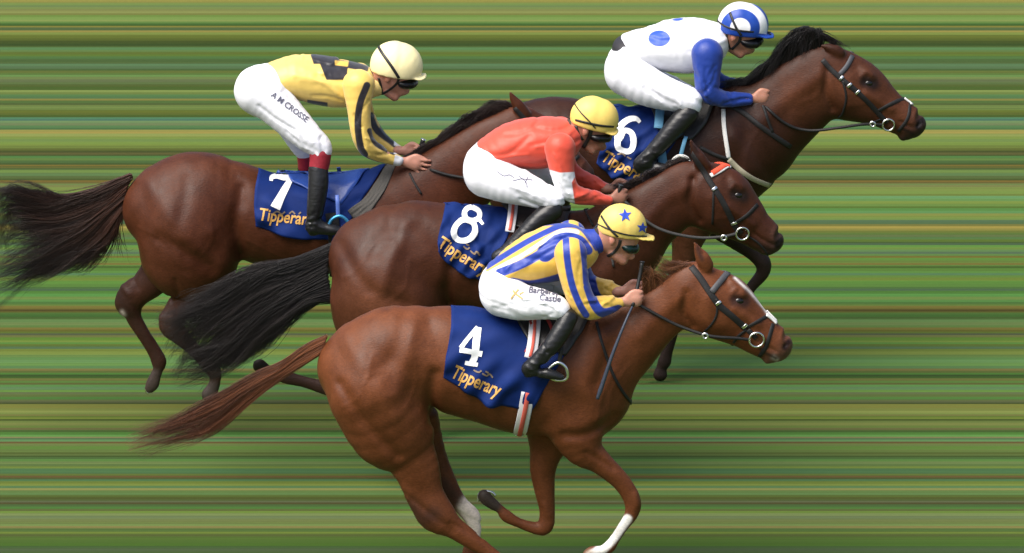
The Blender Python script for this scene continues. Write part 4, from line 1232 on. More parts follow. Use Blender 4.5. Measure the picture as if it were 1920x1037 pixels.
# ---- farthest lane: dark bay, number 6
DKB = (0.029, 0.0092, 0.0044)
H6 = dict(Y=4.0, base=1150, label='dark bay racehorse with a thick black mane, farthest lane and leading, wearing cloth number 6',
    coat=DKB,
    torso=[(965, 275, 82, .86), (1040, 272, 99, .86), (1110, 288, 102, .82), (1190, 302, 110, .82), (1270, 306, 112, .8), (1330, 303, 106, .74), (1362, 318, 84, .72), (1352, 350, 70, .72)],
    neck=[((1335, 172), (1448, 345), .6), ((1392, 160), (1470, 310), .56), ((1440, 138), (1496, 278), .52), ((1486, 108), (1524, 245), .5), ((1530, 86), (1546, 214), .5)],
    head=[((1558, 88), (1552, 214), .54), ((1578, 94), (1566, 220), .56), ((1600, 106), (1588, 226), .6), ((1622, 122), (1608, 229), .6), ((1652, 151), (1634, 234), .6), ((1682, 177), (1657, 243), .64), ((1705, 194), (1680, 252), .7), ((1718, 208), (1694, 257), .8), ((1722, 218), (1704, 254), .85)],
    extra=[dict(pts=[(1723, 233, 14)], wl=1.4, k=.02), dict(pts=[(1694, 254, 11), (1700, 254, 9)], wl=1.5, k=.015)],
    ears=[[(1572, 100, 14), (1562, 92, 12), (1550, 88, 7), (1540, 86, 3)]],
    legs=[
        dict(y=-0.12, wl=.62, k=.06, pts=[(985, 330, 85, .75), (985, 410, 60), (960, 460, 36), (935, 505, 25), (948, 560, 15), (958, 620, 13), (966, 660, 15), (980, 690, 17, 1.1)]),
        dict(y=0.13, wl=.62, k=.06, pts=[(1000, 330, 85, .75), (1010, 410, 55), (1000, 460, 34), (985, 500, 24), (1005, 550, 15), (1025, 600, 13), (1040, 640, 15), (1055, 665, 17, 1.1)]),
        dict(y=-0.1, wl=.8, k=.05, pts=[(1320, 370, 66, .7), (1296, 420, 44), (1287, 460, 30), (1280, 500, 23), (1273, 560, 18), (1262, 620, 12), (1250, 662, 12), (1246, 678, 14), (1240, 690, 11), (1238, 702, 15)]),
        dict(y=0.1, wl=.8, k=.05, pts=[(1330, 370, 66, .7), (1352, 415, 38), (1385, 450, 23), (1412, 472, 18), (1430, 492, 17), (1430, 512, 14), (1412, 534, 11.5), (1396, 556, 11), (1370, 590, 13), (1358, 605, 15)]),
    ],
    bumps=[([(1400, 190), (1400, 250), (1380, 310)], 18, -0.010), ([(1430, 230), (1480, 190), (1540, 150)], 16, 0.008), ([(1552, 140), (1548, 180), (1562, 214)], 8, -0.014), ([(1618, 142), (1630, 144), (1640, 156)], 7, 0.008), ([(1625, 185), (1672, 216)], 9, 0.009), ([(1727, 228), (1724, 236)], 5, -0.012), ([(1712, 252), (1690, 240)], 3, -0.008),
           ([(1590, 160), (1592, 205)], 16, 0.007), ([(1380, 260), (1400, 320)], 20, 0.010), ([(1568, 96), (1552, 90)], 4, -0.006)],
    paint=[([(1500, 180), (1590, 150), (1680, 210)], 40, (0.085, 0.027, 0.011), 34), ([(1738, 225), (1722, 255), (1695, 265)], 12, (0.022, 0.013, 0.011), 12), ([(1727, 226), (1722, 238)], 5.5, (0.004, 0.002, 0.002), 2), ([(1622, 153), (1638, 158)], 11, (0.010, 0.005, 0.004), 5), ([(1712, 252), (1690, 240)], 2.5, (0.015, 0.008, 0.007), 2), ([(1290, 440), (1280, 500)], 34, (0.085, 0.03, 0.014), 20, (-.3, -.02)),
           ([(1276, 560), (1250, 660), (1238, 705)], 24, (0.014, 0.008, 0.007), 20, (-.3, -.02)), ([(1390, 450), (1432, 492), (1396, 556), (1358, 605)], 26, (0.016, 0.009, 0.008), 16, (.02, .3))],
    eye=(1629, 156), nostril=(1726, 232), veins=[[(1650, 190), (1670, 200), (1690, 222)], [(1590, 205), (1615, 205), (1635, 196)], [(1420, 250), (1400, 290), (1395, 330)], [(1500, 200), (1530, 190), (1548, 160)]],
    bridle=[([(1542, 112), (1558, 130), (1580, 150), (1606, 171), (1632, 196), (1652, 218), (1664, 230)], .022), ([(1580, 152), (1587, 182), (1580, 212), (1572, 220)], .009), ([(1644, 209), (1672, 194), (1700, 182)], .016), ([(1706, 194), (1702, 222), (1684, 246)], .014), ([(1655, 222), (1640, 228), (1632, 232)], .01)],
    bridle_extra=[('browband', [(1574, 140), (1588, 124), (1598, 105)], .022, simple('dark_browband', (.04, .042, .05), .6), .007), ('noseband_studs', [(1698, 182), (1704, 188), (1709, 197)], .018, M['white_strap'], .009)],
    bit=(1666, 232, 12), rein_ring=(1636, 233, -.11), buckles=[(1576, 145, 3, 3), (1591, 158, 3, 3), (1606, 171, 3, 3)], rein=[(1430, 196, -.09), (1470, 230, -.11), (1515, 245, -.12), (1570, 240, -.13), (1620, 233, -.11), (1655, 232, -.08)],
    cloth=dict(left=[(1150, 186), (1144, 215), (1130, 265), (1119, 304)], right=[(1310, 200), (1285, 240), (1240, 305), (1190, 352)], seed=21, sag=lambda s: 8 * math.sin(math.pi * s)),
    number=join2d([stroke2d([(1163, 259), (1171, 245), (1184, 250), (1188, 265), (1184, 281), (1173, 284), (1160, 278), (1158, 266)], 10.5, True), stroke2d([(1158, 268), (1158, 250), (1164, 236), (1178, 225), (1192, 223), (1200, 230)], [10, 12, 12, 11, 9, 6])]),
    word=(32, (1125, 300), 28, 0.12, 0.018, 0.8),
    crest=[[(1158, 290), (1166, 288), (1172, 293)], [(1176, 294), (1184, 298)]],
    saddle=[('saddle', [(1215, 196), (1225, 215), (1232, 245)], [(1340, 196), (1325, 235), (1295, 265)], M['saddle'], .022)],
    straps=[('surcingle', [(1238, 198), (1237, 220), (1234, 246)], .05, M['girth_blue'], .034), ('girth', [(1238, 280), (1242, 300), (1246, 350)], .05, M['girth_blue'], .022), ('neck_band', [(1356, 205), (1358, 240), (1363, 275), (1366, 297)], .024, M['white_strap'], .004), ('breast_band', [(1366, 298), (1385, 316), (1410, 334), (1442, 347)], .03, M['beige_strap'], .004),
            ('girth_strap', [(1366, 298), (1340, 290), (1312, 276)], .02, M['leather'], .004), ('martingale', [(1368, 198), (1392, 210), (1420, 232), (1450, 254), (1482, 275)], .028, M['leather'], .004), ('martingale_ring_strap', [(1430, 198), (1434, 208), (1440, 228), (1448, 248)], .016, M['leather'], .004)],
    stirrup=dict(y=-.31, loop=[(1252, 316), (1262, 300), (1274, 292), (1288, 296), (1292, 308), (1284, 320), (1266, 324)], leather=[(1286, 256, -.27), (1282, 270, -.30), (1276, 293, -.31)], mat=M['white_strap'], lmat=M['girth_blue']),
    hair=[dict(name='tail', n=600, col=(.012, .008, .007), tip=(.014, .009, .008), guides=[[(892, 250), (860, 290), (830, 330), (790, 380), (770, 420)], [(888, 270), (850, 320), (815, 370), (780, 420), (760, 460)], [(890, 290), (850, 350), (820, 400), (790, 450), (770, 480)]], kw=dict(lat=.03, jit=8, width=.006)),
          dict(name='mane', n=2200, col=(.008, .006, .006), tip=(.011, .008, .008), guides=[[(1385, 166), (1375, 158), (1360, 156), (1345, 162)], [(1408, 162), (1415, 148), (1402, 152), (1380, 168)], [(1440, 146), (1442, 118), (1428, 130), (1415, 160)], [(1470, 126), (1468, 92), (1450, 106), (1432, 152)], [(1495, 108), (1488, 68), (1468, 84), (1448, 132)], [(1515, 98), (1508, 55), (1488, 72), (1470, 118)], [(1530, 92), (1520, 56), (1505, 76), (1494, 108)], [(1540, 88), (1545, 66), (1530, 80), (1512, 112)]], kw=dict(lat=.025, jit=6, width=.0042, seg=11, ymid=-.01)),
          dict(name='forelock', n=160, col=(.010, .007, .007), tip=(.014, .009, .008), guides=[[(1515, 70), (1530, 62), (1556, 72), (1584, 96)], [(1525, 80), (1545, 72), (1565, 84), (1590, 104)]], kw=dict(lat=.018, jit=4, width=.005, seg=9))],
)
for k, H in (('4', H4), ('8', H8), ('7', H7), ('6', H6)):
    HORSES[k] = make_horse(H)

# ------------------------------------------------------------------ jockeys
def skin_mat(name, attr=True):
    m, nt, b = mat_new(name)
    a = N(nt, 'ShaderNodeAttribute', attribute_name='col')
    tc = N(nt, 'ShaderNodeTexCoord')
    nz = N(nt, 'ShaderNodeTexNoise')
    nz.inputs['Scale'].default_value = 40
    nz.inputs['Detail'].default_value = 4
    nt.links.new(tc.outputs['Object'], nz.inputs['Vector'])
    mr = N(nt, 'ShaderNodeMapRange')
    mr.inputs['To Min'].default_value = 0.85
    mr.inputs['To Max'].default_value = 1.15
    nt.links.new(nz.outputs['Fac'], mr.inputs['Value'])
    mx = N(nt, 'ShaderNodeMix', data_type='RGBA', blend_type='MULTIPLY')
    mx.inputs['Factor'].default_value = 1
    nt.links.new(a.outputs['Color'], mx.inputs[6])
    nt.links.new(mr.outputs[0], mx.inputs[7])
    nt.links.new(mx.outputs[2], b.inputs['Base Color'])
    b.inputs['Roughness'].default_value = 0.5
    b.inputs['Subsurface Weight'].default_value = 0.15
    b.inputs['Subsurface Radius'].default_value = (0.01, 0.004, 0.002)
    return m
M['skin'] = skin_mat('skin')
SKIN = (0.50, 0.235, 0.165)

def shrink(pts, f):
    return [tuple([p[0], p[1], p[2] * f] + list(p[3:])) for p in pts]
def add_hand(s, Y, w, k, y, mid, spread=0.0, open_=0.0):
    """palm, four bent fingers and a thumb; w wrist pixel, k knuckle pixel, y distance from the middle of the lane, mid = the way the fingers curl"""
    W, K = P(w[0], w[1], Y + y), P(k[0], k[1], Y + y)
    a = (K - W) / np.linalg.norm(K - W)
    inn = np.array([0.0, mid, 0.0])
    u = np.cross(a, np.array([0, 1.0, 0]))
    u = u if u[2] > 0 else -u
    def c(pts, kk=.006):
        s.chain([[p[0], p[1], p[2], r, wl] for p, r, wl in pts], k=kk, sub=3, world=True)
    L = np.linalg.norm(K - W)
    c([(W - a * .03, .024, .9), (W, .025, .85), (W + a * L * .55, .034, .55), (K - a * .008, .036, .5)], .02)
    for i in range(4):
        o = K + u * (.030 - .0195 * i) - a * (.004 * abs(i - 1.2))
        r = .0098 - .0006 * i
        ln = [.034, .037, .034, .027][i]
        p1 = o + a * ln * (.75 + .5 * open_) + inn * .006 * (1 - open_) - u * .006 * open_ * i
        p2 = p1 + (a * (.15 + .8 * open_) + inn * (.95 - .7 * open_)) * ln * .75
        p3 = p2 + (-a * (.85 - 1.6 * open_) + inn * .35) * ln * .6
        c([(o - a * .012, r, 1), (o, r * 1.12, 1), (p1, r, 1), (p2, r * .92, 1), (p3, r * .8, 1)], .004)
    t0 = W + a * L * .35 + u * .024
    t1 = W + a * L * .8 + u * .044 + inn * .004
    t2 = K + u * .042 + a * .012 + inn * .008
    t3 = K + u * .034 + a * (.032 + .01 * open_) + inn * .014
    c([(t0, .014, 1), (t1, .0125, 1), (t2, .011, 1), (t3, .009, 1)], .008)

def fold(v, Y):
    return np.where(np.array([[0, 1, 0]]) * (v[:, 1:2] > Y), np.stack([v[:, 0], 2 * Y - v[:, 1], v[:, 2]], 1), v)
def part_mesh(name, s, mat, root, fields=None):
    v, f = s.build()
    at = {}
    if fields:
        q = project(fold(v, s.Y))
        for k, fn in fields.items():
            at[k] = fn(q) * mpp(s.Y)
    o = mesh_obj(name, v, f, mat, root, True, at)
    return o, bvh(v, f)

def make_jockey(J):
    Y = J['Y']
    b0 = P(J['base'][0], J['base'][1], Y)
    root = thing('person', J['label'], 'person', (b0[0], Y, b0[2]), 'jockeys riding in the race')
    # the body, one continuous surface: head, neck, trunk, arms, hands, legs
    s = Sculpt(Y, 0.006)
    s.chain(shrink(J['torso'], .86), k=.02, wl=1.2)
    s.chain(shrink(J['hips'], .86), k=.03, wl=1.3)
    s.chain(J['neck'], k=.02, wl=.95)
    for sgn in (-1, 1):
        arm = shrink(J['arm'], .72) if sgn < 0 or 'far_arm' not in J else shrink(J['far_arm'], .72)
        leg = J['leg'] + J['shin'] if sgn < 0 or 'far_leg' not in J else J['far_leg'] + J['far_shin']
        leg = shrink(leg, .7)
        if sgn > 0:
            arm = [(p[0], p[1], p[2], p[3], -p[4]) if 'far_arm' not in J else p for p in arm]
            leg = [(p[0], p[1], p[2], p[3], -p[4]) if 'far_leg' not in J else p for p in leg]
            # the far limb mirrors the near one in the world, not in the picture
            def mir(pts, flag):
                rows = []
                for p in pts:
                    yy = -p[4] if flag else p[4]
                    m = P(p[0], p[1], Y + yy)
                    r = p[2] * mpp(Y + yy)
                    rows.append([m[0], (2 * Y - m[1]) if flag else m[1], m[2], r, p[3]])
                return rows
            s.chain(mir(arm, 'far_arm' not in J), k=.015, world=True)
            s.chain(mir(leg, 'far_leg' not in J), k=.02, world=True)
        else:
            s.chain(arm, k=.015)
            s.chain(leg, k=.02)
    h = J['hand']
    add_hand(s, Y, h[0], h[1], h[2], 1.0, open_=J.get('open', 0))
    fh = J.get('far_hand')
    if fh:
        add_hand(s, Y, fh[0], fh[1], fh[2], -1.0)
    else:
        n0 = len(s.ops)
        add_hand(s, Y, h[0], h[1], h[2], 1.0)
        for i in range(n0, len(s.ops)):
            s.ops[i][1][:, 1] = 2 * Y - s.ops[i][1][:, 1]
    # head
    s.chain(J['skull'], k=.02, wl=.82)
    s.chain(J['face'], k=.018, wl=.85)
    s.chain(J['jaw'], k=.014, wl=1.2)
    s.chain(J['nose'], k=.008, wl=.9)
    ex, ey = J['ear']
    for sgn in (-1, 1):
        s.chain([(ex, ey - 5, 5.5, .55, sgn * .074), (ex + 1, ey, 6.5, .5, sgn * .079), (ex - 1, ey + 6, 4, .6, sgn * .074)], k=.006)
    for bmp in J.get('face_bumps', []):
        s.bump(*bmp)
    v, f = s.build()
    q = project(fold(v, Y))
    jobs = [([J['jaw'][-1][:2]], 9, (.40, .17, .11), 8), ([J['ear']], 6, (.56, .22, .15), 5)] + J.get('skin_paint', [])
    col = paint(q, v, Y, J.get('skin', SKIN), jobs)
    mesh_obj('body', v, f, M['skin'], root, True, {'col': col})
    head_tree = bvh(v, f)
    # hair below the helmet
    hs = Sculpt(Y, 0.007)
    hs.chain(J['hair'], k=.01, wl=1.0)
    part_mesh('hair', hs, simple('short_hair', J.get('hair_col', (.03, .02, .014)), .8, noise=.4, nscale=150, bump=.4, bscale=300), root)
    # breeches
    s = Sculpt(Y, 0.006)
    s.chain(J['hips'], k=.03, wl=1.3)
    s.chain(J['leg'], k=.045)
    if 'far_leg' in J:
        s.chain(J['far_leg'], k=.045)
    else:
        s.chain(J['leg'], k=.045)
        r = s.ops[-1][1]
        r[:, 1] = 2 * Y - r[:, 1]
    for bmp in J.get('breech_bumps', []):
        s.bump(*bmp)
    fold_strokes(s, J['leg'], 9, 84, 3.4, .0055, J['seed'], 16)
    fold_strokes(s, J['leg'][2:], 6, 40, 2.6, .0032, J['seed'] + 50, 30)
    s.wrinkle(.0010, .12, J['seed'], (1.0, .5, 1.0))
    br, btree = part_mesh('breeches', s, M['breeches'], root)
    for nm, txts, mt in J.get('prints', []):
        press(nm, *join2d(txts), btree, Y, mt, br, off=.004, maxlen=5)
    # boots
    for sgn in (-1, 1):
        s = Sculpt(Y, 0.0065)
        far = sgn > 0 and 'far_shin' in J
        shin = J['far_shin'] if far else J['shin']
        foot = J['far_foot'] if far else J['foot']
        for pts, kk in ((shin, .02), (foot, .02)):
            s.chain(pts, k=kk)
            if sgn > 0 and not far:
                s.ops[-1][1][:, 1] = 2 * Y - s.ops[-1][1][:, 1]
        # heel block
        hx, hy, hr = foot[0][:3]
        s.chain([(hx - 2, hy + hr * .75, hr * .42, 1.4, foot[0][4]), (hx + 5, hy + hr * .8, hr * .36, 1.4, foot[0][4])], k=.006)
        if sgn > 0 and not far:
            s.ops[-1][1][:, 1] = 2 * Y - s.ops[-1][1][:, 1]
        fold_strokes(s, shin[2:], 9, 26, 2.6, .0045, J['seed'] + 3, 85)
        s.wrinkle(.0016, .06, J['seed'] + 5, (.4, .3, 1.0))
        bt, _ = part_mesh('boot', s, M['boot'], root)
        if 'boot_top' in J:
            s = Sculpt(Y, 0.0065)
            s.chain(J['far_boot_top'] if (sgn > 0 and 'far_boot_top' in J) else J['boot_top'], k=.01)
            if sgn > 0 and 'far_boot_top' not in J:
                s.ops[-1][1][:, 1] = 2 * Y - s.ops[-1][1][:, 1]
            s.wrinkle(.0012, .05, 4)
            part_mesh('boot_top', s, J['boot_top_mat'], bt)
    # silks
    s = Sculpt(Y, 0.006)
    s.chain(J['torso'], k=.03, wl=1.2)
    for bmp in J.get('silk_bumps', []):
        s.bump(*bmp)
    fold_strokes(s, J['torso'], 8, 90, 4.2, .006, J['seed'] + 9, 22)
    s.wrinkle(.0016, .16, J['seed'] + 1, (1, .6, 1))
    silk, stree = part_mesh('silks', s, J['silk_mat'], root, J.get('silk_fields'))
    for sgn in (-1, 1):
        s = Sculpt(Y, 0.0065)
        far = sgn > 0 and 'far_arm' in J
        s.chain(J['far_arm'] if far else J['arm'], k=.02)
        if sgn > 0 and not far:
            s.ops[-1][1][:, 1] = 2 * Y - s.ops[-1][1][:, 1]
        fold_strokes(s, J['far_arm'] if far else J['arm'], 12, 40, 2.8, .006, J['seed'] + 7, 40)
        s.wrinkle(.0016, .10, J['seed'] + 2, (1, .5, 1))
        part_mesh('sleeve', s, J['sleeve_mat'], silk, J.get('sleeve_fields'))
    s = Sculpt(Y, 0.006)
    s.chain(J['collar'], k=.01, wl=.95)
    part_mesh('collar', s, J['collar_mat'], silk)
    if 'belt' in J:
        s = Sculpt(Y, 0.006)
        s.chain(J['belt'], k=.01)
        part_mesh('belt', s, M['belt'], root)
    # helmet: shell, peak, band
    hc, rx, rz = J['helmet']
    s = Sculpt(Y, 0.006)
    (ax_, ay_), (bx_, by_) = J['rim']
    tilt = math.atan2(by_ - ay_, bx_ - ax_)
    dx, dy = math.cos(tilt), math.sin(tilt)
    e = rx - rz * .98
    s.chain([(hc[0] - dx * e, hc[1] - dy * e, rz, .86), (hc[0] + dx * e, hc[1] + dy * e, rz * .97, .86)], k=.002, sub=1)
    pa = P(ax_, ay_, Y)
    pb = P(bx_, by_, Y)
    nrm = np.array([-(pb - pa)[2], 0, (pb - pa)[0]])
    s.plane(pa, -nrm)
    tx_, ty_ = J['peak']
    s.chain([(bx_ - 22, by_ - 7, 4.5, 7.0), (bx_ - 8, by_ - 3, 4.2, 7.0), (tx_ - 6, ty_ - 2, 3.2, 6.0)], k=.006, sub=2)
    s.wrinkle(.0011, .10, J['seed'] + 31, (1, .4, .6))
    he, htree = part_mesh('helmet', s, J['helmet_mat'], root, J.get('helmet_fields'))
    for pts, w in J['helmet_straps']:
        strap_objs('goggle_band', htree, Y, pts, w, .004, M['cord'], he)
    for pts, w in J.get('chin_strap', []):
        for side in strap_on(head_tree, Y, pts, w, .004):
            mesh_obj('chin_strap', side[0], side[1], M['cord'], he)
    for st in J.get('stars', []):
        c, r, rot = st
        pts = [(c[0] + (r if i % 2 == 0 else r * .42) * math.sin(i * math.pi / 5 + rot), c[1] - (r if i % 2 == 0 else r * .42) * math.cos(i * math.pi / 5 + rot)) for i in range(10)]
        press('star', np.array([c] + pts), [(0, 1 + i, 1 + (i + 1) % 10) for i in range(10)], htree, Y, M['star'], he, off=.003, maxlen=4)
    s = Sculpt(Y, 0.005)
    s.chain(J['goggles'], k=.006, wl=2.0, sub=2)
    part_mesh('goggles', s, J.get('goggles_mat', M['goggles']), root)
    return root

def f_poly(poly):
    return lambda q: poly_sdf(q, poly)
def f_lines(lines):
    """union of stripes: [(polyline, half width)]"""
    return lambda q: np.min(np.stack([seg_dist(q, spline(np.array(p, float), 4) if len(p) > 2 else p) - w for p, w in lines]), axis=0)
def f_spots(sp):
    return lambda q: np.min(np.stack([(np.sqrt(((q[:, 0] - x) / a) ** 2 + ((q[:, 1] - y) / b) ** 2) - 1) * min(a, b) for x, y, a, b in sp]), axis=0)

YEL = (0.72, 0.45, 0.075)
PALE = (0.80, 0.62, 0.22)
BLU = (0.012, 0.038, 0.30)
BLK = (0.018, 0.016, 0.022)
WHT = (0.76, 0.76, 0.79)
RED = (0.62, 0.066, 0.034)
def K4(pts):
    return [(860 + x / 2.47, 360 + y / 2.47) for x, y in pts]

# ---- striped silks, on number 4
J4 = dict(Y=0.0, base=(985, 570), seed=11, label='jockey in blue and yellow striped silks with blue stars on a yellow cap',
    torso=[(936, 512, 28, 1.9, 0), (976, 494, 43, 1.35), (1020, 479, 56, 1.15), (1060, 470, 56, 1.15), (1085, 468, 42, 1.2)],
    hips=[(936, 516, 28, 1.9), (938, 540, 44, 1.35), (948, 556, 40, 1.35)],
    leg=[(944, 552, 46, 1.0, -.10), (975, 566, 38, 1.0, -.15), (1010, 570, 32, 1.0, -.19), (1046, 578, 24, 1.0, -.225), (1050, 584, 18, 1.0, -.23)],
    shin=[(1066, 596, 19, 1.0, -.25), (1054, 618, 20, 1.0, -.27), (1036, 645, 19, 1.0, -.29), (1014, 670, 16.5, 1.0, -.30), (1000, 684, 16, 1.0, -.30)],
    foot=[(990, 692, 14.5, .9, -.30), (1012, 697, 13, 1.0, -.305), (1035, 702, 10.5, 1.25, -.31), (1052, 707, 7, 1.5, -.31)],
    arm=[(1070, 476, 34, .95, -.165), (1076, 520, 29, 1, -.19), (1090, 562, 27, 1, -.20), (1108, 578, 24, 1, -.19), (1135, 574, 20, 1, -.15), (1160, 569, 12, 1, -.115)],
    hand=[(1168, 566), (1194, 562), -.10], neck=[(1098, 452, 22), (1128, 452, 20), (1142, 455, 20)],
    skull=[(1150, 436, 34), (1168, 442, 34)], face=[(1172, 460, 21), (1174, 472, 14)], jaw=[(1150, 472, 14, 1.3), (1168, 488, 10, 1.4)], nose=[(1183, 468, 4), (1187, 481, 4), (1183, 484, 4)], ear=(1147, 452),
    face_bumps=[([(1180, 488), (1172, 484)], 2.5, -.004)],
    hair=[(1126, 440, 17), (1132, 452, 11)],
    collar=[(1100, 456, 29), (1116, 453, 26)], collar_mat=simple('blue_collar', BLU, .6, bump=.2, bscale=40),
    silk_mat=layered('striped_silk', YEL, [('s0', WHT), ('s1', BLU)], rough=.42, bump=.1, bscale=16, sheen=.2), sleeve_mat=layered('striped_sleeve', YEL, [('s1', BLU)], rough=.42, bump=.1, bscale=18, sheen=.2),
    silk_fields=dict(s1=f_lines([(K4([(130, 345), (300, 240), (400, 188), (480, 155), (560, 160), (610, 215), (640, 260)]), 5.5), (K4([(190, 375), (290, 335), (380, 285), (430, 235), (490, 208), (560, 222), (600, 270)]), 8.5), (K4([(400, 285), (460, 235)]), 16), (K4([(250, 415), (330, 428), (420, 410), (500, 385)]), 7.5)]),
                     s0=f_lines([(K4([(150, 370), (300, 290), (400, 225), (480, 180), (550, 185)]), 4)])),
    sleeve_fields=dict(s1=f_lines([(K4([(496, 215), (504, 320), (525, 430), (560, 520), (590, 570)]), 6.5), (K4([(572, 215), (586, 330), (592, 420)]), 6.5), (K4([(600, 440), (630, 520), (670, 560), (740, 545)]), 9.0)])),
    helmet=((1167, 424), 49, 46), rim=((1120, 432), (1214, 446)), peak=(1231, 449), helmet_mat=layered('yellow_cap', (0.80, 0.58, 0.15), [], rough=.5, bump=.06, bscale=12),
    stars=[((1172, 404), 13, -.1), ((1204, 427), 11, .1)], helmet_straps=[([(1128, 405), (1140, 424), (1152, 438), (1164, 448)], .012), ([(1121, 420), (1145, 431), (1175, 440), (1212, 444)], .008)],
    chin_strap=[([(1163, 450), (1160, 462), (1150, 474), (1140, 480)], .016)], goggles=[(1170, 457, 10, 2.7), (1180, 462, 13, 2.3), (1189, 465, 11, 1.9)], goggles_mat=M['goggles_green'],
    prints=[('lettering', [text2d('Barberstown', 16, (990, 549), 5, .1, .02, 1.0), text2d('Castle', 16, (1010, 563), 5, .1, .02, 1.0)], M['ink']), ('emblem', [stroke2d([(958, 560), (966, 550), (972, 543)], 3), stroke2d([(962, 545), (968, 552), (980, 560)], 3), stroke2d([(974, 552), (982, 548)], 2.5)], M['ink_gold'])],
)
# ---- red silks, on number 8
J8 = dict(Y=2.0, base=(950, 345), seed=23, label='jockey in red silks with a plain yellow cap, white band above the elbow',
    torso=[(918, 285, 31, 1.7, 0), (962, 272, 46, 1.3), (1008, 268, 53, 1.15), (1042, 264, 48, 1.2), (1062, 258, 36, 1.3)],
    hips=[(912, 288, 28, 1.9), (908, 318, 43, 1.35), (918, 330, 40, 1.35)],
    leg=[(914, 328, 46, 1.0, -.10), (950, 344, 40, 1.0, -.15), (990, 356, 34, 1.0, -.19), (1030, 372, 26, 1.0, -.225), (1040, 380, 20, 1.0, -.23)],
    shin=[(1036, 394, 22, 1.0, -.25), (1012, 412, 21, 1.0, -.27), (985, 438, 18, 1.0, -.29), (958, 464, 15.5, 1.0, -.30), (945, 476, 15, 1.0, -.30)],
    foot=[(934, 482, 14.5, .9, -.30), (956, 487, 13, 1.0, -.305), (976, 491, 10.5, 1.25, -.31), (990, 494, 7, 1.5, -.31)],
    arm=[(1050, 278, 32, .95, -.165), (1054, 320, 25, 1, -.19), (1064, 352, 22, 1, -.20), (1082, 366, 19, 1, -.19), (1110, 371, 15.5, 1, -.15), (1140, 375, 11, 1, -.115)],
    hand=[(1147, 373), (1165, 371), -.10], neck=[(1068, 254, 22), (1085, 252, 20), (1095, 252, 19)],
    skull=[(1098, 232, 33), (1114, 240, 32)], face=[(1116, 258, 20), (1120, 268, 16)], jaw=[(1098, 268, 13, 1.3), (1110, 282, 9, 1.4)], nose=[(1128, 264, 4), (1133, 276, 5), (1128, 280, 4)], ear=(1097, 247), skin=(.30, .13, .085),
    hair=[(1072, 236, 16), (1080, 248, 12)], hair_col=(.05, .03, .02),
    collar=[(1066, 256, 27), (1076, 252, 24)], collar_mat=simple('red_collar', RED, .6, bump=.2, bscale=40),
    silk_mat=layered('red_silk', RED, [], rough=.5, bump=.1, bscale=16, sheen=.25), sleeve_mat=layered('red_sleeve', RED, [('s1', WHT)], rough=.5, bump=.1, bscale=18, sheen=.2),
    sleeve_fields=dict(s1=f_poly([(1015, 314), (1050, 324), (1084, 322), (1072, 342), (1078, 382), (1030, 400), (1010, 350)])),
    helmet=((1115, 222), 49, 45), rim=((1068, 226), (1160, 250)), peak=(1163, 247), helmet_mat=layered('yellow_cap_plain', (0.78, 0.57, 0.14), [], rough=.5, bump=.06, bscale=12),
    helmet_straps=[([(1077, 194), (1090, 212), (1104, 226), (1116, 240)], .007), ([(1068, 222), (1100, 230), (1130, 236), (1163, 238)], .013)],
    chin_strap=[([(1080, 236), (1084, 252), (1092, 262)], .018), ([(1110, 240), (1104, 258), (1094, 276)], .02)], goggles=[(1112, 251, 11, 2.7), (1122, 254, 13, 2.5), (1138, 256, 11, 2.1)],
    prints=[('emblem', [stroke2d([(932, 322), (944, 330), (955, 328), (964, 334)], 1.3), stroke2d([(960, 340), (978, 336), (998, 338)], 1.3), stroke2d([(972, 330), (986, 342), (988, 352)], 1.3), stroke2d([(990, 332), (984, 344)], 1.3)], M['ink'])],
)
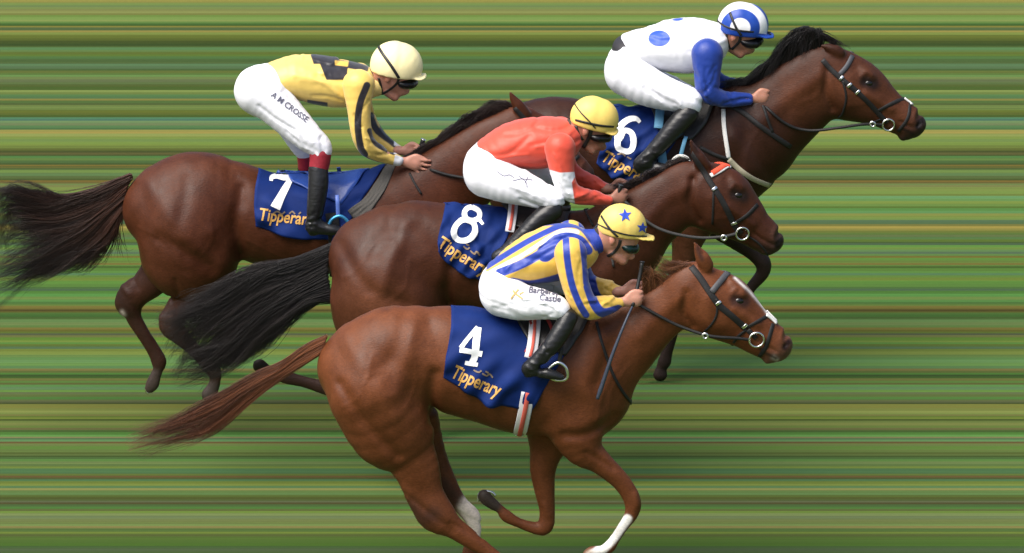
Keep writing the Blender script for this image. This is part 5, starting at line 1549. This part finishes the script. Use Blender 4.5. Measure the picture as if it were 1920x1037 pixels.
# ---- yellow and black silks, on number 7
J7 = dict(Y=2.92, base=(540, 200), seed=37, label='jockey in yellow and black silks and pale yellow cap, standing tall in the stirrups',
    torso=[(520, 146, 34, 1.6, 0), (556, 143, 45, 1.3), (600, 150, 50, 1.2), (642, 157, 48, 1.2), (672, 155, 38, 1.3)],
    hips=[(515, 148, 33, 1.75), (480, 166, 43, 1.4), (486, 178, 42, 1.35)],
    leg=[(488, 172, 47, 1.0, -.10), (515, 195, 42, 1.0, -.13), (548, 228, 36, 1.0, -.17), (578, 256, 31, 1.0, -.21), (599, 276, 25, 1.0, -.23), (601, 288, 22, 1.0, -.235)],
    far_leg=[(488, 168, 46, 1.0, .10), (520, 195, 40, 1.0, .14), (548, 232, 34, 1.0, .18), (566, 266, 28, 1.0, .21), (574, 286, 20, 1.0, .22)],
    boot_top=[(601, 288, 22.5, 1.0, -.235), (600, 300, 21.5, 1.0, -.24), (598, 313, 20.5, 1.0, -.245)], far_boot_top=[(574, 288, 20, 1.0, .22), (574, 300, 18, 1.0, .225), (574, 312, 17, 1.0, .23)], boot_top_mat=M['red_sock'],
    shin=[(597, 318, 20.5, 1.0, -.25), (597, 345, 21, 1.0, -.27), (593, 380, 19, 1.0, -.29), (589, 408, 16.5, 1.0, -.30), (588, 420, 16.5, 1.0, -.30)],
    far_shin=[(574, 312, 17, 1.0, .235), (572, 340, 17, 1.0, .26), (572, 375, 15, 1.0, .28), (572, 400, 14, 1.0, .29)], far_foot=[(576, 406, 13, .9, .29), (594, 410, 12, 1.0, .29), (620, 413, 8, 1.4, .29)],
    foot=[(586, 425, 15.5, .9, -.30), (606, 428, 13.5, 1.0, -.305), (626, 431, 11, 1.25, -.31), (641, 433, 7, 1.5, -.31)],
    arm=[(672, 160, 33, .95, -.165), (673, 205, 24, 1, -.19), (678, 250, 21.5, 1, -.20), (690, 277, 19.5, 1, -.19), (716, 290, 16, 1, -.15), (746, 302, 11, 1, -.115)],
    hand=[(757, 303), (781, 308), -.10], open=.9, far_hand=[(756, 283), (774, 284), .07], far_arm=[(672, 145, 30, .95, .165), (676, 190, 23, 1, .19), (690, 230, 20, 1, .19), (708, 256, 18, 1, .17), (728, 272, 14, 1, .13), (748, 282, 10.5, 1, .09)],
    neck=[(690, 158, 22), (712, 158, 19), (724, 155, 19)],
    skull=[(726, 132, 34), (742, 140, 34)], face=[(746, 156, 21), (750, 166, 16)], jaw=[(726, 168, 13, 1.3), (740, 181, 9.5, 1.4)], nose=[(758, 158, 4), (764, 170, 5), (759, 174, 5)], ear=(727, 146),
    face_bumps=[([(755, 179), (748, 176)], 2.5, -.004)],
    hair=[(702, 140, 17), (708, 152, 13)], hair_col=(.05, .03, .02),
    collar=[(692, 160, 28), (704, 159, 24)], collar_mat=simple('yellow_collar', PALE, .6, bump=.2, bscale=40),
    silk_mat=layered('yellow_black_silk', (0.78, 0.55, 0.14), [('s1', BLK), ('s2', YEL)], rough=.42, bump=.1, bscale=16, sheen=.2), sleeve_mat=layered('yellow_black_sleeve', (0.76, 0.52, 0.12), [('s1', BLK), ('s2', WHT)], rough=.42, bump=.1, bscale=18, sheen=.2),
    silk_fields=dict(s1=lambda q: np.minimum(poly_sdf(q, [(574, 80), (700, 90), (690, 134), (652, 128), (650, 150), (612, 150), (600, 120), (588, 120)]), poly_sdf(q, [(576, 187), (614, 192), (616, 215), (576, 210)])), s2=f_poly([(628, 113), (654, 115), (652, 125), (628, 122)])),
    sleeve_fields=dict(s1=f_lines([([(688, 160), (675, 195), (671, 235), (676, 275), (684, 290)], 6.5), ([(693, 245), (706, 270), (738, 286)], 5), ([(683, 296), (700, 304), (740, 314)], 3.5)]), s2=lambda q: np.minimum(poly_sdf(q, [(741, 290), (768, 300), (760, 325), (736, 316)]), poly_sdf(q, [(740, 266), (764, 272), (758, 290), (738, 288)]))),
    helmet=((744, 123), 53, 50), rim=((694, 131), (796, 147)), peak=(803, 144), helmet_mat=layered('pale_yellow_cap', (0.84, 0.74, 0.40), [], rough=.5, bump=.06, bscale=12),
    helmet_straps=[([(707, 84), (719, 103), (734, 124), (748, 146)], .016)], chin_strap=[([(748, 146), (744, 156), (730, 168), (716, 176)], .014), ([(710, 146), (714, 160), (716, 174)], .014)],
    goggles=[(748, 150, 10, 2.7), (757, 153, 13, 2.4), (770, 155, 12, 2.1), (778, 155, 7, 1.6)],
    prints=[('lettering', [text2d('A M CROSSE', 15, (507, 180), 37, .0, .012, 1.0)], M['ink'])],
)
# ---- white silks with blue spots, on number 6
J6 = dict(Y=4.0, base=(1215, 170), seed=51, label='jockey in white silks with blue spots, blue sleeves and blue and white cap',
    torso=[(1184, 88, 29, 1.8, 0), (1216, 90, 43, 1.35), (1256, 86, 53, 1.15), (1298, 85, 56, 1.15), (1328, 80, 44, 1.2)],
    hips=[(1178, 92, 28, 1.9), (1174, 128, 44, 1.35), (1180, 140, 42, 1.35)],
    leg=[(1178, 138, 46, 1.0, -.10), (1210, 160, 41, 1.0, -.15), (1250, 176, 34, 1.0, -.19), (1290, 187, 27, 1.0, -.225), (1298, 194, 22, 1.0, -.23)],
    far_leg=[(1178, 134, 46, 1.0, .10), (1215, 156, 38, 1.0, .15), (1255, 170, 30, 1.0, .18), (1292, 184, 24, 1.0, .2), (1296, 194, 20, 1.0, .21)],
    far_shin=[(1286, 200, 19, 1.0, .23), (1262, 232, 18, 1.0, .26), (1235, 262, 15, 1.0, .29), (1222, 280, 14, 1.0, .29)], far_foot=[(1212, 286, 14, .9, .29), (1235, 290, 12, 1.0, .29), (1262, 294, 8, 1.4, .29)],
    shin=[(1290, 212, 22, 1.0, -.25), (1268, 236, 21.5, 1.0, -.27), (1242, 266, 18.5, 1.0, -.29), (1218, 292, 16, 1.0, -.30), (1208, 302, 16, 1.0, -.30)],
    foot=[(1200, 309, 15, .9, -.30), (1222, 313, 13, 1.0, -.305), (1244, 316, 10.5, 1.25, -.31), (1264, 318, 7, 1.5, -.31)],
    arm=[(1326, 102, 33, .95, -.165), (1326, 140, 27, 1, -.19), (1328, 168, 25, 1, -.20), (1344, 182, 20, 1, -.19), (1372, 186, 16.5, 1, -.15), (1402, 186, 13, 1, -.115)],
    hand=[(1411, 185), (1431, 184), -.10], neck=[(1340, 76, 22), (1362, 76, 19), (1372, 76, 19)],
    skull=[(1376, 56, 33), (1392, 62, 33)], face=[(1396, 78, 20), (1400, 88, 16)], jaw=[(1374, 88, 13, 1.3), (1388, 101, 9, 1.4)], nose=[(1405, 82, 4), (1411, 93, 5), (1406, 96, 5)], ear=(1375, 70), skin=(.42, .19, .125),
    face_bumps=[([(1403, 101), (1396, 98)], 2.5, -.004)],
    hair=[(1352, 60, 17), (1358, 72, 13)], hair_col=(.02, .014, .012),
    collar=[(1338, 80, 30), (1352, 78, 25)], collar_mat=simple('white_collar', WHT, .6, bump=.2, bscale=40),
    silk_mat=layered('spotted_silk', WHT, [('s1', (0.015, 0.07, 0.42))], rough=.45, bump=.1, bscale=16, sheen=.15), sleeve_mat=layered('blue_sleeve', (0.008, 0.036, 0.25), [], rough=.45, bump=.1, bscale=18, sheen=.15),
    silk_fields=dict(s1=f_spots([(1236, 72, 20.5, 15), (1269, 33, 14, 6.5), (1322, 128, 12, 14)])),
    belt=[(1172, 92, 26.5, 1.85, 0), (1180, 90, 28, 1.85), (1186, 88, 28, 1.85)],
    helmet=((1394, 46), 51, 46), rim=((1346, 56), (1444, 68)), peak=(1455, 69),
    helmet_mat=layered('blue_white_cap', (0.78, 0.78, 0.8), [('s1', (0.012, 0.055, 0.33))], rough=.4, bump=.05, bscale=12),
    helmet_fields=dict(s1=lambda q: (lambda d, e: np.minimum(np.minimum(np.maximum(d - 37, 19 - d), 51 - d), e))(np.hypot(q[:, 0] - 1388, (q[:, 1] - 52) * 1.05), 53 + (q[:, 0] - 1346) * .122 - q[:, 1])),
    helmet_straps=[([(1369, 24), (1375, 40), (1382, 55), (1390, 66)], .014), ([(1344, 38), (1362, 50), (1392, 58), (1444, 61)], .011)], chin_strap=[([(1389, 64), (1386, 78), (1372, 92)], .016), ([(1362, 62), (1364, 78), (1370, 92)], .012)],
    goggles=[(1391, 72, 10, 2.7), (1401, 76, 13, 2.4), (1416, 78, 13, 2.1), (1425, 76, 8, 1.6)],
)
for J in (J4, J8, J7, J6):
    make_jockey(J)

# ------------------------------------------------------------------ whips, held in the riders' hands
def whip(label, pts, Y, radii, mat, handle=None):
    p = spline(np.array([P(a, b, Y + y) for a, b, y in pts]), 6)
    r = np.interp(np.linspace(0, 1, len(p)), np.linspace(0, 1, len(radii)), radii)
    t = thing('whip', label, 'whip', tuple(p[-1]))
    v, f = tube(p, r, 10)
    mesh_obj('shaft', v, f, mat, t)
    if handle:
        hp = spline(np.array([P(a, b, Y + y) for a, b, y in handle[0]]), 4)
        v, f = tube(hp, handle[1], 12)
        mesh_obj('grip', v, f, M['cord'], t)
        v, f = tube(np.array([hp[0] + (hp[0] - hp[1]) * .3, hp[0]]), handle[1] * 1.35, 12)
        mesh_obj('pommel', v, f, handle[2], t)
whip('long grey braided whip held by the jockey in stripes', [(1186, 574, -.12), (1174, 600, -.19), (1150, 660, -.23), (1128, 725, -.24), (1120, 748, -.24)], 0.0, [.006, .006, .008, .010, .012, .009], M['whip'], ([(1204, 492, -.04), (1200, 515, -.05), (1193, 548, -.08), (1186, 574, -.12)], .010, M['cord']))
whip('short whip upright in the bare hand of the jockey in yellow and black', [(782, 292, .07), (772, 330, .0), (760, 360, -.05)], 2.92, [.007, .006, .004], M['whip'], ([(794, 262, .07), (788, 276, .07), (782, 294, .07)], .012, M['steel']))
whip('black whip handle in the fist of the jockey in red', [(1152, 378, -.10), (1130, 410, -.14), (1105, 440, -.16)], 2.0, [.008, .007, .005], M['whip'], ([(1164, 348, -.10), (1160, 360, -.10), (1154, 378, -.10)], .012, M['cord']))
